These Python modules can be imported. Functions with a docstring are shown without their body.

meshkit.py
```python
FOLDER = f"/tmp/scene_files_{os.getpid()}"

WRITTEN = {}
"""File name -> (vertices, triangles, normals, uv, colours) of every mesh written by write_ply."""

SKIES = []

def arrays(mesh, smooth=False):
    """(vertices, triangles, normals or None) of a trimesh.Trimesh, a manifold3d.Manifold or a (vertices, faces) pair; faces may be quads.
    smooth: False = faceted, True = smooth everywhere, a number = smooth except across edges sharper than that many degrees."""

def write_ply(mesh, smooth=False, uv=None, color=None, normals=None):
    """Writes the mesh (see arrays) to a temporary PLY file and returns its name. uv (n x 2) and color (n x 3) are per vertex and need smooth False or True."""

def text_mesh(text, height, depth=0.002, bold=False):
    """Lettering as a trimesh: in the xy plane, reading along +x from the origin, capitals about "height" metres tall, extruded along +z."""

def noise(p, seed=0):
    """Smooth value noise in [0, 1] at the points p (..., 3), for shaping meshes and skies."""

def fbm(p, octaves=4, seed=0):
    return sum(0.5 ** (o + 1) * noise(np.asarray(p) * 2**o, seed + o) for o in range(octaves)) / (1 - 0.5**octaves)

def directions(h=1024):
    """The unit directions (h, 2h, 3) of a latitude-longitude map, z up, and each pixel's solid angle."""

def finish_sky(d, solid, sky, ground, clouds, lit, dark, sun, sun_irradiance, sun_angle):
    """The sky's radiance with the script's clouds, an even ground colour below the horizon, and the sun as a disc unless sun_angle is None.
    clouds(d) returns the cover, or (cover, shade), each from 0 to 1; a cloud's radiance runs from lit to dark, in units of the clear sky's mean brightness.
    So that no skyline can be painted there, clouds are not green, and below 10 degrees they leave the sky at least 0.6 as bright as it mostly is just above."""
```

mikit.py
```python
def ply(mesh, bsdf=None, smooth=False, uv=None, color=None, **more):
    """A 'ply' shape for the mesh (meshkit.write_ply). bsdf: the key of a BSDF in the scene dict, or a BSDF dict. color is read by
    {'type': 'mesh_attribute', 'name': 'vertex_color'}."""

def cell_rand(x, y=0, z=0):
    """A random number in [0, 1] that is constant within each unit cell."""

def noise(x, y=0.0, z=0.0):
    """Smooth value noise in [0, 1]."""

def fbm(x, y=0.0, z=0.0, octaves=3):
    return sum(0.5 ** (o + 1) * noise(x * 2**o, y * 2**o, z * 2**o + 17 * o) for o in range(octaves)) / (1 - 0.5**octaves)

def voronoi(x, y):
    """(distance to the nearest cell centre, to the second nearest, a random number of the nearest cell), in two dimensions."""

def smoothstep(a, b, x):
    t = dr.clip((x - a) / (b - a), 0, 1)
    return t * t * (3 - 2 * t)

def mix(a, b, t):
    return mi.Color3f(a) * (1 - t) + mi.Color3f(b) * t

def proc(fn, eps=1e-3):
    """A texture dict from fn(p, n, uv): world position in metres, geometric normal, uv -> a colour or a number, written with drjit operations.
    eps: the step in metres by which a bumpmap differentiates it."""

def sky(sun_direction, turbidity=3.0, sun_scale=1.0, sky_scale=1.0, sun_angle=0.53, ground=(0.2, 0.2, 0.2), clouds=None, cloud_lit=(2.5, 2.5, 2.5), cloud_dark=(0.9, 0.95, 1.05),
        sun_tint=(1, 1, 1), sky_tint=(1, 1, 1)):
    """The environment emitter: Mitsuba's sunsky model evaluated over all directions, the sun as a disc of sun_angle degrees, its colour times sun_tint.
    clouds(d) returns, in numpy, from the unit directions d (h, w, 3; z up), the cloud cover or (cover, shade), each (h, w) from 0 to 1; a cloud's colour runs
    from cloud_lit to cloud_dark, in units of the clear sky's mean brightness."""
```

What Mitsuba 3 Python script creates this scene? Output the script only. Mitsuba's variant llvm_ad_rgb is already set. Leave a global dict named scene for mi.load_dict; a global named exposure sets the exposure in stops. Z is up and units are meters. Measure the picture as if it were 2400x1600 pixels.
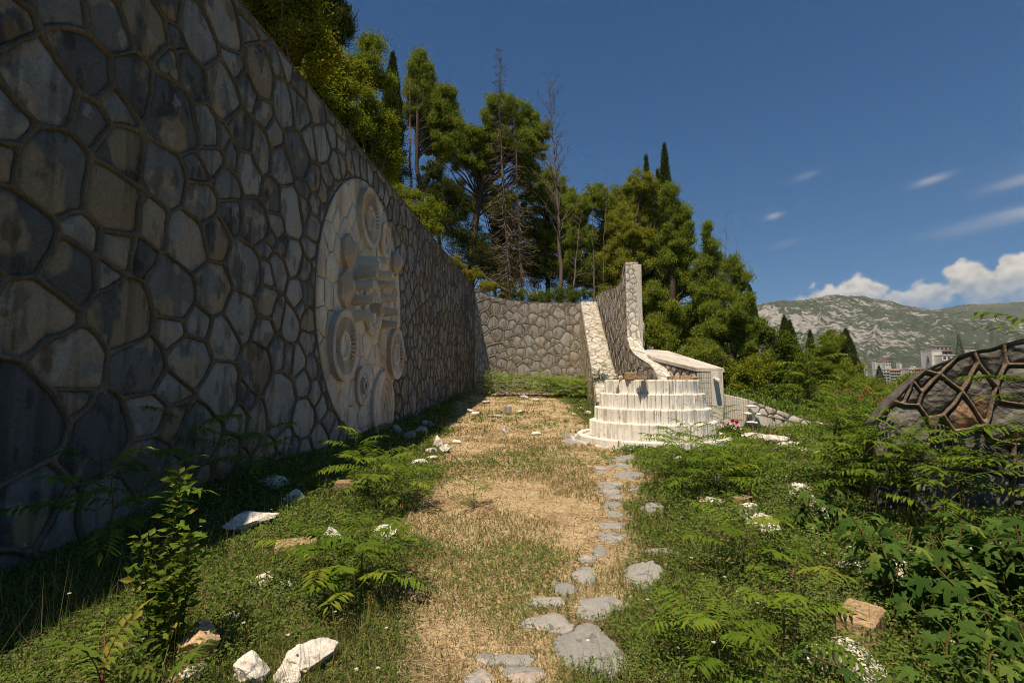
import math, random
import numpy as np, trimesh, mitsuba as mi, drjit as dr, mikit, meshkit
from shapely.geometry import Polygon, Point, box as sbox
from shapely.ops import unary_union
from scipy.spatial import cKDTree
T = mi.ScalarTransform4f
rng = np.random.default_rng(7)
random.seed(7)
scene, labels = {}, {}

# ------------------------------------------------------------------ camera, sky, exposure
FPX, W0, H0 = 1125.0, 2400.0, 1600.0            # focal length in pixels of the photograph's 2400 x 1600 grid
EYE = np.array([0.0, 0.0, 1.6])
PITCH = math.radians(4.57)
CP, SP = math.cos(PITCH), math.sin(PITCH)
exposure = 1.95
HFOV = 2 * math.degrees(math.atan(W0 / 2 / FPX))
scene['camera'] = {'type': 'perspective', 'fov': HFOV, 'fov_axis': 'x', 'near_clip': 0.05, 'far_clip': 40000.0,
                   'to_world': T().look_at(origin=EYE.tolist(), target=[0, CP, 1.6 + SP], up=[0, 0, 1])}
SUN = np.array([-0.22, -0.40, 1.0])


def clouds(d):
    x, y, z = d[..., 0], d[..., 1], d[..., 2]
    az = np.degrees(np.arctan2(x, y)); el = np.degrees(np.arcsin(np.clip(z, -1, 1)))
    cover = np.zeros(az.shape); shade = np.zeros(az.shape)
    q = np.stack([az / 1.3, el / 1.1, 0 * az], -1)
    n1 = meshkit.fbm(q, 5, 3); n2 = meshkit.fbm(q * 2.3 + 9, 4, 8)
    near = (el < 30)
    # heaped fair-weather clouds standing above the ridge, all round the horizon
    puffs = [(33.4, 7.9, 2.9, 1.5), (30.6, 7.0, 2.6, 1.0), (36.0, 8.9, 1.5, 1.5), (35.2, 8.4, 1.4, 1.3), (37.0, 8.0, 1.8, 1.3), (32.4, 7.2, 2.2, .9), (39.3, 7.4, 2.4, 1.0), (41.6, 7.8, 1.9, 1.3), (43.6, 8.8, 1.7, 1.6),
             (44.6, 8.4, 2.0, 1.8), (46.6, 8.9, 1.9, 1.7), (48.6, 8.6, 2.4, 2.0), (52, 8.4, 3.0, 2.6), (57, 9, 5, 3), (66, 8, 5, 3), (78, 9, 7, 4), (95, 8, 8, 3.5), (120, 9, 7, 4),
             (150, 8, 9, 4), (-140, 8, 9, 4), (-100, 9, 8, 4), (-60, 7, 8, 3)]
    for ca, ce, ra, re in puffs:
        da = (az - ca) / ra; de = (el - ce) / re
        de = np.where(de < 0, de * 0.75, de)
        v = 1.0 - np.sqrt(da * da + de * de) + (n1 - 0.5) * 1.25 + (n2 - 0.5) * 0.5
        c = np.clip((v - 0.1) * 4.2, 0, 1)
        s = np.clip(0.32 - de * 0.5 + (n2 - 0.5) * 1.5, 0, 0.85)
        shade = np.where(c > cover, s, shade); cover = np.maximum(cover, c)
    cover *= np.clip((el - 5.0) / 4.0, 0.45, 1)
    # thin high streaks
    q2 = np.stack([az / 7.0 + el / 9, el / 1.1, 0 * az], -1)
    st = meshkit.fbm(q2, 5, 21)
    for ca, ce, ra, re, a in [(48, 13.6, 4.5, .55, .5), (48.5, 16.2, 3.0, .45, .35), (42.0, 17.6, 1.2, .3, .3), (32.2, 20.2, 1.1, .3, .2),
                              (29.2, 16.9, .7, .26, .45), (30, 14.0, 1.2, .3, .08), (62, 18, 9, 1.5, .5)]:
        v = np.exp(-((az - ca) / ra) ** 2 - ((el - ce - .12 * (az - ca)) / re) ** 2) * (st * 1.7)
        cover = np.maximum(cover, np.clip(v * a, 0, 1))
    return np.where(near, cover, 0), shade


scene['sky'] = mikit.sky(SUN.tolist(), turbidity=2.6, clouds=clouds, sky_tint=(.215, .395, .5), sun_tint=(1.0, .975, .92), cloud_lit=(4.6, 4.3, 3.9), cloud_dark=(1.9, 2.1, 2.3))


# ------------------------------------------------------------------ helpers
def ray(u, v):
    a, b = (u - W0 / 2) / FPX, (H0 / 2 - v) / FPX
    return np.array([a, CP - SP * b, SP + CP * b])


def at(u, v, y):
    """The point on the upright plane y metres ahead that stands in the photograph at (u, v)."""
    r = ray(u, v)
    return EYE + r * (y / r[1])


def px_m(y):
    return y / FPX


def nkey(name):
    if name not in used:
        used[name] = 0
        return name
    used[name] += 1
    return f"{name}_{used[name]:03d}"


used = {}
ORD = 'first second third fourth fifth sixth seventh eighth ninth tenth eleventh twelfth thirteenth fourteenth fifteenth sixteenth seventeenth eighteenth nineteenth twentieth'.split()


def put(name, mesh, mat, parent=None, smooth=False, uv=None, label=None, cat=None, group=None, kind=None):
    key = nkey((parent + '__' if parent else '') + name)
    if isinstance(mesh, tuple) and len(mesh) == 3:
        mesh, uv = mesh[:2], mesh[2]
    scene[key] = mikit.ply(mesh, mat, smooth=smooth, uv=uv)
    tag(key, label, cat, group, kind)
    return key


def tag(key, label=None, cat=None, group=None, kind=None):
    d = {k: v for k, v in dict(label=label, category=cat, group=group, kind=kind).items() if v}
    if d:
        labels[key] = d


def thing(name, label, cat, group=None):
    key = nkey(name)
    tag(key, label, cat, group)
    return key


class MB:
    """Collects pieces into one mesh: vertices, triangles and a uv per vertex (uv holds two random numbers of the piece)."""
    def __init__(s): s.v, s.f, s.t, s.n = [], [], [], 0

    def add(s, v, f, uv=None):
        v = np.asarray(v, float); f = np.asarray(f, int)
        if f.shape[1] == 4: f = np.vstack([f[:, [0, 1, 2]], f[:, [0, 2, 3]]])
        if uv is None: uv = np.full((len(v), 2), .5)
        uv = np.broadcast_to(np.asarray(uv, float), (len(v), 2))
        s.v.append(v); s.f.append(f + s.n); s.t.append(uv); s.n += len(v)
        return s

    def get(s): return np.vstack(s.v), np.vstack(s.f), np.vstack(s.t)


def sstep(a, b, x):
    t = np.clip((np.asarray(x, float) - a) / (b - a), 0, 1)
    return t * t * (3 - 2 * t)


def unit(v):
    v = np.asarray(v, float)
    return v / np.maximum(np.linalg.norm(v, axis=-1, keepdims=True), 1e-12)


def tube(P, R, sides=6, cap=True):
    P = np.asarray(P, float); R = np.broadcast_to(np.asarray(R, float), (len(P),))
    t = unit(np.gradient(P, axis=0))
    ref = np.array([0, 0, 1.0]) if abs(t[:, 2]).mean() < .8 else np.array([1.0, 0, 0])
    a = unit(np.cross(t, ref)); b = np.cross(t, a)
    th = np.arange(sides) * 2 * np.pi / sides
    ring = P[:, None] + R[:, None, None] * (np.cos(th)[None, :, None] * a[:, None] + np.sin(th)[None, :, None] * b[:, None])
    v = ring.reshape(-1, 3); n = len(P); f = []
    i = np.arange(sides); j = (i + 1) % sides
    for k in range(n - 1):
        f.append(np.stack([k * sides + i, k * sides + j, (k + 1) * sides + j, (k + 1) * sides + i], 1))
    f = np.vstack(f); f = np.vstack([f[:, [0, 2, 1]], f[:, [0, 3, 2]]])
    if cap:
        v = np.vstack([v, P[:1], P[-1:]]); c0, c1 = n * sides, n * sides + 1
        f = np.vstack([f, np.stack([i * 0 + c0, i, j], 1), np.stack([i * 0 + c1, (n - 1) * sides + j, (n - 1) * sides + i], 1)])
    return v, f


def bbox(x0, x1, y0, y1, z0, z1, bev=0.0, M=None):
    """A box with chamfered edges."""
    c = np.array([(x0 + x1) / 2, (y0 + y1) / 2, (z0 + z1) / 2]); h = np.array([x1 - x0, y1 - y0, z1 - z0]) / 2
    if bev > 0:
        pts = []
        for s in np.ndindex(2, 2, 2):
            sg = np.array(s) * 2 - 1
            for k in range(3):
                p = h - bev; p = p.copy(); p[k] = h[k]
                pts.append(c + sg * p)
        m = trimesh.convex.convex_hull(np.array(pts)); v, f = np.array(m.vertices), np.array(m.faces)
    else:
        m = trimesh.creation.box(extents=2 * h); v, f = np.array(m.vertices) + c, np.array(m.faces)
    if M is not None: v = v @ np.asarray(M)[:3, :3].T + np.asarray(M)[:3, 3]
    return v, f


def rotz(a, p=(0, 0, 0)):
    c, s = math.cos(a), math.sin(a)
    M = np.eye(4); M[:2, :2] = [[c, -s], [s, c]]; M[:3, 3] = p
    return M


def lathe(profile, n=32, wob=None):
    """Surface of revolution about z of (r, z) points, closed by its first and last point."""
    pr = np.asarray(profile, float); th = np.arange(n) * 2 * np.pi / n
    v = np.stack([pr[:, None, 0] * np.cos(th), pr[:, None, 0] * np.sin(th), np.repeat(pr[:, 1:2], n, 1)], -1).reshape(-1, 3)
    i = np.arange(n); j = (i + 1) % n
    f = np.vstack([np.stack([k * n + i, k * n + j, (k + 1) * n + j, (k + 1) * n + i], 1) for k in range(len(pr) - 1)])
    return v, np.vstack([f[:, [0, 1, 2]], f[:, [0, 2, 3]]])


def rock(size, seed, flat=1.0, sub=2, rough=.28):
    """An angular broken stone: an icosphere cut by random planes, then roughened."""
    r = np.random.default_rng(seed)
    m = trimesh.creation.icosphere(subdivisions=sub)
    v = np.array(m.vertices)
    for _ in range(9):
        n = unit(r.normal(size=3) * [1, 1, 1.2]); k = r.uniform(.5, .82)
        dd = v @ n
        v = v - np.where(dd > k, dd - k, 0)[:, None] * n
    v *= 1 + rough * (meshkit.fbm(v * 2.2 + seed, 5, seed % 97) - .5)[:, None]
    if sub > 2: v *= 1 - .16 * np.abs(meshkit.fbm(v * 3.1 + seed, 4, seed % 89) - .5)[:, None] * 2
    v = v / np.abs(v).max(0) * np.asarray(size) / 2
    v = v @ rotz(r.uniform(0, 6.28) if flat else 0)[:3, :3].T
    return v, np.array(m.faces)


# ------------------------------------------------------------------ the lie of the land
def xw(y): return -4.05 + .078 * (np.asarray(y, float) - 6.6)          # front of the long wall
WT = 7.2                                                               # its top
BACK = np.array([[-2.33, 28.7], [-.9, 29.55], [.8, 30.1], [2.6, 30.25], [4.35, 30.0]])


def yb(x): return np.interp(x, BACK[:, 0], BACK[:, 1])


def xp(y): return np.interp(y, [16.5, 19.5, 22, 31], [5.27, 5.25, 5.24, 5.38])   # left face of the winged wall


def G(x, y, rough=True):
    x, y = np.asarray(x, float), np.asarray(y, float)
    p = np.stack([x, y, 0 * x], -1)
    terr = .75 * sstep(12, 29, y) + .06 * (meshkit.fbm(p * .55, 3, 4) - .5)
    if rough: terr = terr + .03 * (meshkit.fbm(p * 2.6, 2, 6) - .5)
    # banks of soil and debris at the foot of the long wall and under the scrub on the right
    terr = terr + .22 * sstep(1.5, 0, x - xw(y)) * sstep(4, 8, y) + .12 * sstep(1.6, 3.2, x) * sstep(9, 6, y)
    outer = 10 * sstep(5, 130, np.hypot(np.maximum(x - 9, 0), np.maximum(y - 17, 0) * sstep(4, 8, x)))
    terr = terr - np.where(x > 5, outer, 0)
    dl = xw(y) - x
    db = y - yb(x)
    hill_l = 6.7 + .22 * np.minimum(np.maximum(dl, 0), 200)
    hill_b = 6.0 + .12 * np.minimum(np.maximum(db, 0), 200)
    right = 4.4 * sstep(15.8, 31, y) * sstep(12, 5, x)
    g = terr
    tr = sstep(.55, 1.0, x - xp(y)) * sstep(15.8, 17.5, y)
    g = np.where(x > 4.5, terr * (1 - tr) + (terr + right) * tr, g)
    tb = sstep(.2, .7, db) * sstep(9.5, 4.6, x) * (x > -30)
    g = g * (1 - tb) + np.maximum(hill_b, g) * tb
    tl = sstep(.2, .7, dl)
    g = g * (1 - tl) + hill_l * tl
    return g


def ground_at(u, v, z_off=0.0):
    """Where the line of sight through (u, v) meets the ground."""
    r = ray(u, v); s = 1.6 / max(-r[2], 1e-3)
    for _ in range(30):
        p = EYE + r * s
        s = (float(G(p[0], p[1])) + z_off - 1.6) / min(r[2], -1e-3) * .5 + s * .5
    p = EYE + r * s
    return np.array([p[0], p[1], float(G(p[0], p[1])) + z_off])


# ------------------------------------------------------------------ materials (uv carries two random numbers of the piece)
def mat(name, fn, bump=None, rough=None, eps=1e-3, thin=None, bscale=1.0):
    col = mikit.proc(fn)
    if thin is not None:
        b = {'type': 'principledthin', 'base_color': col, 'roughness': .55, 'spec_trans': 0.0, 'diff_trans': thin, 'eta': 1.3}
    elif rough is not None:
        b = {'type': 'principled', 'base_color': col, 'roughness': rough, 'specular': .3}
    else:
        b = {'type': 'diffuse', 'reflectance': col}
    if bump is not None:
        b = {'type': 'bumpmap', 'arbitrary': mikit.proc(bump, eps), 'scale': bscale, 'bsdf': b}
    scene[name] = b if thin is not None else {'type': 'twosided', 'bsdf': b}


fbm, noise, smooth, mix = mikit.fbm, mikit.noise, mikit.smoothstep, mikit.mix


def stone_col(dark, pale, warm, warm_amt, streak=True):
    def fn(p, n, uv):
        a, b = uv.x, uv.y
        h = p.x + p.y
        base = mix(dark, pale, dr.clip(a * .9 + .45 * (fbm(h * 3 + 9 * a, p.z * 2.2, p.y, 4) - .5), 0, 1))
        w = smooth(.53, .59, fbm(h * 2.3 + 31 * b, p.z * 1.7 + 7 * a, p.x, 4) + (b - .5) * warm_amt)
        base = mix(base, warm, w * .5)
        lich = smooth(.57, .62, fbm(h * 5 + 5 * b, p.z * 4, p.x * 2 + 3, 4) + (a - .5) * .25)
        base = mix(base, mi.Color3f(.3, .3, .285), lich * .5)
        blk = smooth(.56, .66, fbm(h * 7, p.z * 3.5, p.x * 3 + 11, 4))
        base = base * (1 - .4 * blk)
        drip = smooth(.5, .75, fbm(h * 9, p.z * .7, 5, 3))
        return base * (1 - .3 * drip) * (.8 + .4 * noise(h * 60, p.z * 60, p.x * 60))
    return fn


def stone_bump(p, n, uv):
    return .012 * fbm(p.x * 9 + p.y * 9, p.z * 9, p.x * 4, 4) + .003 * noise(p.x * 70 + p.y * 70, p.z * 70)


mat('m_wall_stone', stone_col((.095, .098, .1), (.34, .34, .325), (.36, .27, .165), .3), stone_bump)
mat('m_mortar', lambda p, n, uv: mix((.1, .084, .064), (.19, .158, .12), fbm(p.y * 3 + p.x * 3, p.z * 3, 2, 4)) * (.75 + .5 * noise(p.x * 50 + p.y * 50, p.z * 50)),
    lambda p, n, uv: .008 * fbm(p.x * 25 + p.y * 25, p.z * 25, 1, 3))
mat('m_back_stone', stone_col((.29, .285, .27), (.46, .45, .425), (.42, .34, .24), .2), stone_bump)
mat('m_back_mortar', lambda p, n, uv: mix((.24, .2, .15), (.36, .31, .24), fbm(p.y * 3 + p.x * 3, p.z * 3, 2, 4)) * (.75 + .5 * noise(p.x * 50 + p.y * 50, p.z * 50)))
mat('m_pale_stone', stone_col((.47, .45, .4), (.68, .66, .6), (.55, .47, .34), .1), stone_bump)
mat('m_edge_joint', lambda p, n, uv: mix((.36, .33, .28), (.48, .44, .38), fbm(p.y * 4 + p.x * 4, p.z * 4, 2, 3)))
mat('m_edge_stone', stone_col((.6, .58, .52), (.78, .76, .7), (.62, .54, .42), .06), stone_bump)
mat('m_pale_joint', lambda p, n, uv: mix((.2, .17, .13), (.32, .28, .22), fbm(p.y * 4 + p.x * 4, p.z * 4, 2, 3)))


def disc_col(p, n, uv):
    h = p.y
    base = mix((.5, .45, .36), (.64, .59, .5), fbm(h * 1.5 + 5 * uv.x, p.z * 1.5, 3 * uv.y, 3))
    rust = smooth(.5, .75, fbm(h * 4, p.z * .9, 8, 4) + (uv.y - .5) * .25)
    base = mix(base, (.33, .2, .1), rust * .55)
    grey = smooth(.52, .7, fbm(h * 2, p.z * 1.1 + 4, 2, 3))
    return mix(base, (.3, .31, .31), grey * .45) * (.85 + .3 * noise(h * 40, p.z * 40, p.x * 40))


mat('m_disc', disc_col, lambda p, n, uv: .006 * fbm(p.y * 12, p.z * 12, p.x * 12, 3))


def white_col(p, n, uv):
    base = mix((.68, .66, .61), (.84, .83, .79), dr.clip(.25 + .6 * uv.x + .4 * (fbm(p.x * 6, p.y * 6, p.z * 2, 3) - .5), 0, 1))
    st = smooth(.55, .72, fbm(p.x * 14, p.y * 14, p.z * 1.6, 4))
    base = mix(base, (.44, .36, .26), st * .4)
    gr = smooth(.6, .72, fbm(p.x * 9 + 3, p.y * 9, p.z * 1.3, 4))
    base = mix(base, (.24, .23, .21), gr * .5)
    spot = smooth(.74, .8, noise(p.x * 9, p.y * 9, p.z * 9)) * smooth(.5, .7, noise(p.x * 40, p.y * 40, p.z * 40))
    return base * (1 - .4 * spot) * (.92 + .16 * noise(p.x * 80, p.y * 80, p.z * 80))


mat('m_white_block', white_col, lambda p, n, uv: .004 * fbm(p.x * 22, p.y * 22, p.z * 7, 3))


def rubble_col(p, n, uv):
    base = mix((.5, .47, .42), (.74, .71, .66), dr.clip(uv.x + .5 * (fbm(p.x * 7, p.y * 7, p.z * 7, 3) - .5), 0, 1))
    base = mix(base, (.52, .37, .22), smooth(.62, .85, uv.y) * smooth(.35, .6, fbm(p.x * 5, p.y * 5, p.z * 5, 2)))
    dirt = smooth(.54, .66, fbm(p.x * 13 + 1, p.y * 13, p.z * 13, 4))
    return mix(base, (.16, .14, .1), dirt * .5) * (.85 + .3 * noise(p.x * 60, p.y * 60, p.z * 60))


rock_bump = lambda p, n, uv: .02 * fbm(p.x * 14, p.y * 14, p.z * 14, 4)
mat('m_rubble', rubble_col, rock_bump)


def tan_col(p, n, uv):
    b = mix((.3, .205, .115), (.46, .345, .22), fbm(p.x * 8, p.y * 8, p.z * 8, 4))
    return b * (.65 + .6 * noise(p.x * 70, p.y * 70, p.z * 70)) * (.8 + .4 * uv.x)


mat('m_tan_block', tan_col, lambda p, n, uv: .012 * fbm(p.x * 35, p.y * 35, p.z * 35, 3))


def flag_col(p, n, uv):
    b = mix((.24, .247, .247), (.36, .357, .34), dr.clip(uv.x * .8 + .7 * (fbm(p.x * 5, p.y * 5, 3, 4) - .35), 0, 1))
    s = smooth(.66, .74, fbm(p.x * 16, p.y * 16, 1, 3))
    pk = smooth(.7, .76, fbm(p.x * 6 + 9, p.y * 6, 7, 3))
    return mix(mix(b, (.13, .13, .12), s * .7), (.52, .42, .36), pk * .6) * (.85 + .3 * noise(p.x * 90, p.y * 90))


mat('m_flag', flag_col, lambda p, n, uv: .01 * fbm(p.x * 12, p.y * 12, 3, 4))


def dark_rock_col(p, n, uv):
    b = mix((.07, .067, .062), (.2, .19, .175), dr.clip(.25 + uv.x * .5 + .9 * (fbm(p.x * 6, p.y * 6, p.z * 6, 4) - .5), 0, 1))
    o = smooth(.58, .68, fbm(p.x * 4 + 7 * uv.y, p.y * 4, p.z * 2.5, 3) + (uv.y - .75) * .35)
    return mix(b, (.36, .19, .09), o * .6) * (.25 + 1.5 * fbm(p.x * 26, p.y * 26, p.z * 26, 4))


mat('m_dark_rock', dark_rock_col, lambda p, n, uv: .09 * fbm(p.x * 8, p.y * 8, p.z * 8, 6))
mat('m_rib', lambda p, n, uv: mix((.12, .09, .07), (.27, .215, .17), fbm(p.x * 5, p.y * 5, p.z * 5, 4)) * (.7 + .6 * noise(p.x * 60, p.y * 60, p.z * 60)),
    lambda p, n, uv: .012 * fbm(p.x * 20, p.y * 20, p.z * 20, 3))


def concrete_col(p, n, uv):
    h = p.x + .3 * p.y
    b = mix((.5, .48, .43), (.66, .63, .57), dr.clip(uv.x * .6 + fbm(h * 2, p.z * 2, 3, 3) * .6 - .1, 0, 1))
    st = smooth(.48, .68, fbm(h * 9, p.z * .8, 7, 4) + .12 * (uv.y - .5))
    return mix(b, (.2, .19, .17), st * .36) * (.9 + .2 * noise(h * 70, p.z * 70))


mat('m_concrete', concrete_col, lambda p, n, uv: .003 * fbm(p.x * 25, p.y * 25, p.z * 25, 3))


def zone_t(x, y):
    """0 on the trodden dry strip, 1 in the green on either side (textures)."""
    xl = -.62 - .13 * (dr.minimum(y, 13) - 2.8) - .05 * dr.maximum(y - 13, 0); xr = .55 + .3 * (dr.minimum(y, 9.5) - 2.8)
    k = .9 * (fbm(x * 1.3, y * 1.3, 1, 3) - .5)
    return dr.maximum(smooth(.3, -.4, x - xl + k), smooth(-.3, .4, x - xr + k))


def zone(x, y):
    xl = -.62 - .13 * (np.minimum(y, 13) - 2.8) - .05 * np.maximum(y - 13, 0); xr = .55 + .3 * (np.minimum(y, 9.5) - 2.8)
    k = .9 * (meshkit.fbm(np.stack([x * 1.3, y * 1.3, 0 * x + 1], -1), 3, 0) - .5)
    return np.maximum(sstep(.3, -.4, x - xl + k), sstep(-.3, .4, x - xr + k))


def ground_col(p, n, uv):
    g = zone_t(p.x, p.y)
    straw = mix((.34, .25, .145), (.5, .41, .26), fbm(p.x * 9, p.y * 9, 2, 4))
    straw = mix(straw, (.23, .16, .09), smooth(.5, .68, fbm(p.x * 2.2, p.y * 2.2, 5, 4)) * .7)
    soil = mix((.07, .07, .035), (.14, .13, .06), fbm(p.x * 6, p.y * 6, 9, 3))
    c = mix(straw, soil, g)
    far = smooth(40, 120, dr.sqrt(p.x * p.x + p.y * p.y))
    forest = mix((.035, .05, .022), (.1, .11, .06), fbm(p.x * .03, p.y * .03, 1, 4))
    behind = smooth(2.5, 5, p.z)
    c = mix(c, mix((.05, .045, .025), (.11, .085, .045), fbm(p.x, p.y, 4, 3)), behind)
    return mix(c, forest, far) * (.7 + .6 * noise(p.x * 45, p.y * 45, 3))


mat('m_ground', ground_col, lambda p, n, uv: .03 * fbm(p.x * 14, p.y * 14, 2, 4))


def leafcol(c0, c1, c2=None, amt=.2):
    def fn(p, n, uv):
        b = mix(c0, c1, uv.x)
        if c2 is not None: b = mix(b, c2, smooth(1 - amt - .08, 1 - amt + .08, uv.y))
        return b
    return fn


mat('m_pine', leafcol((.145, .2, .027), (.31, .375, .06)), thin=.8)
mat('m_pine_yellow', leafcol((.2, .23, .028), (.36, .385, .065)), thin=.8)
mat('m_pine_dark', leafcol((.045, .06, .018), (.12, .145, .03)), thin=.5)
mat('m_cypress', leafcol((.03, .05, .016), (.085, .115, .026)), thin=.35)
mat('m_shrub', leafcol((.15, .2, .018), (.3, .36, .04), (.34, .31, .045), .16), thin=.8)
mat('m_shrub_yellow', leafcol((.2, .22, .018), (.36, .37, .036), (.34, .23, .045), .14), thin=.8)
mat('m_thicket', leafcol((.055, .1, .014), (.14, .21, .03), (.24, .23, .045), .12), thin=.5)
mat('m_ailanthus', leafcol((.07, .13, .014), (.165, .25, .03), (.26, .27, .035), .07), thin=.6)
mat('m_fresh', leafcol((.13, .22, .02), (.26, .38, .04)), thin=.8)
mat('m_fig', leafcol((.03, .07, .016), (.085, .155, .032), (.14, .2, .04), .15), thin=.4)
mat('m_weed', leafcol((.08, .15, .03), (.19, .28, .056), (.34, .29, .13), .08), thin=.65)
mat('m_grass', leafcol((.07, .105, .026), (.17, .2, .05), (.38, .29, .13), .26), thin=.5)
mat('m_straw', leafcol((.42, .32, .18), (.7, .6, .4), (.26, .17, .095), .18), thin=.3)
mat('m_samara', leafcol((.3, .14, .06), (.42, .22, .1)), thin=.4)
mat('m_petal_pink', leafcol((.6, .42, .45), (.75, .6, .62)), thin=.4)
mat('m_petal_red', leafcol((.3, .01, .03), (.42, .02, .05)))
mat('m_petal_white', leafcol((.6, .6, .55), (.75, .75, .7)), thin=.4)
bark_b = lambda p, n, uv: .02 * fbm(p.x * 12 + p.y * 12, p.z * 4, 2, 3)
mat('m_bark', lambda p, n, uv: mix((.06, .045, .035), (.15, .12, .095), fbm(p.x * 9 + p.y * 9, p.z * 3, 1, 4)))
mat('m_bark_pale', lambda p, n, uv: mix((.16, .12, .095), (.36, .3, .25), fbm(p.x * 8 + p.y * 8, p.z * 2, 1, 4)))
mat('m_bark_grey', lambda p, n, uv: mix((.08, .062, .05), (.22, .18, .15), fbm(p.x * 6 + p.y * 6, p.z * 1.2, 1, 4)))
mat('m_bark_red', lambda p, n, uv: mix((.2, .11, .065), (.34, .22, .14), fbm(p.x * 8 + p.y * 8, p.z * 2, 1, 4)))
mat('m_twig', lambda p, n, uv: mix((.1, .075, .06), (.24, .19, .155), uv.x))
mat('m_stem', lambda p, n, uv: mix((.1, .09, .03), (.2, .14, .06), uv.x))
mat('m_stem_red', lambda p, n, uv: mix((.22, .05, .04), (.3, .1, .07), uv.x))


def mountain_col(p, n, uv):
    a = fbm(p.x * .016, p.y * .01, p.z * .014, 5)
    b = fbm(p.x * .085, p.y * .05, p.z * .06, 4)
    big = fbm(p.x * .0016 + 4, p.y * .0016, p.z * .003, 3)
    rockm = smooth(.505, .63, a * .4 + b * .6 + (big - .5) * .5)
    green = mix((.03, .046, .036), (.07, .085, .062), fbm(p.x * .02, p.y * .02, 2, 4))
    stone = mix((.17, .17, .168), (.35, .345, .335), fbm(p.x * .08, p.y * .08, p.z * .08, 3))
    foot = smooth(130, 45, p.z)
    c = mix(green, stone, rockm * (1 - .75 * foot))
    bare = smooth(.55, .7, fbm(p.x * .0011 + 1, p.y * .0011, 3, 2)) * smooth(420, 620, p.z)
    return mix(c, (.27, .25, .2), bare * .6)


mat('m_mountain', mountain_col)
mat('m_building', lambda p, n, uv: mix((.5, .49, .46), (.68, .67, .64), uv.x) * (.9 + .2 * noise(p.x * .3, p.y * .3, p.z * .4)))
mat('m_building_tan', lambda p, n, uv: mix((.3, .26, .22), (.42, .36, .3), uv.x))
mat('m_window', lambda p, n, uv: mi.Color3f(.05, .055, .06) + .06 * uv.x, rough=.2)
mat('m_roof', lambda p, n, uv: mix((.26, .13, .085), (.38, .22, .15), fbm(p.x * .2, p.y * .2, 1, 2)))


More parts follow.
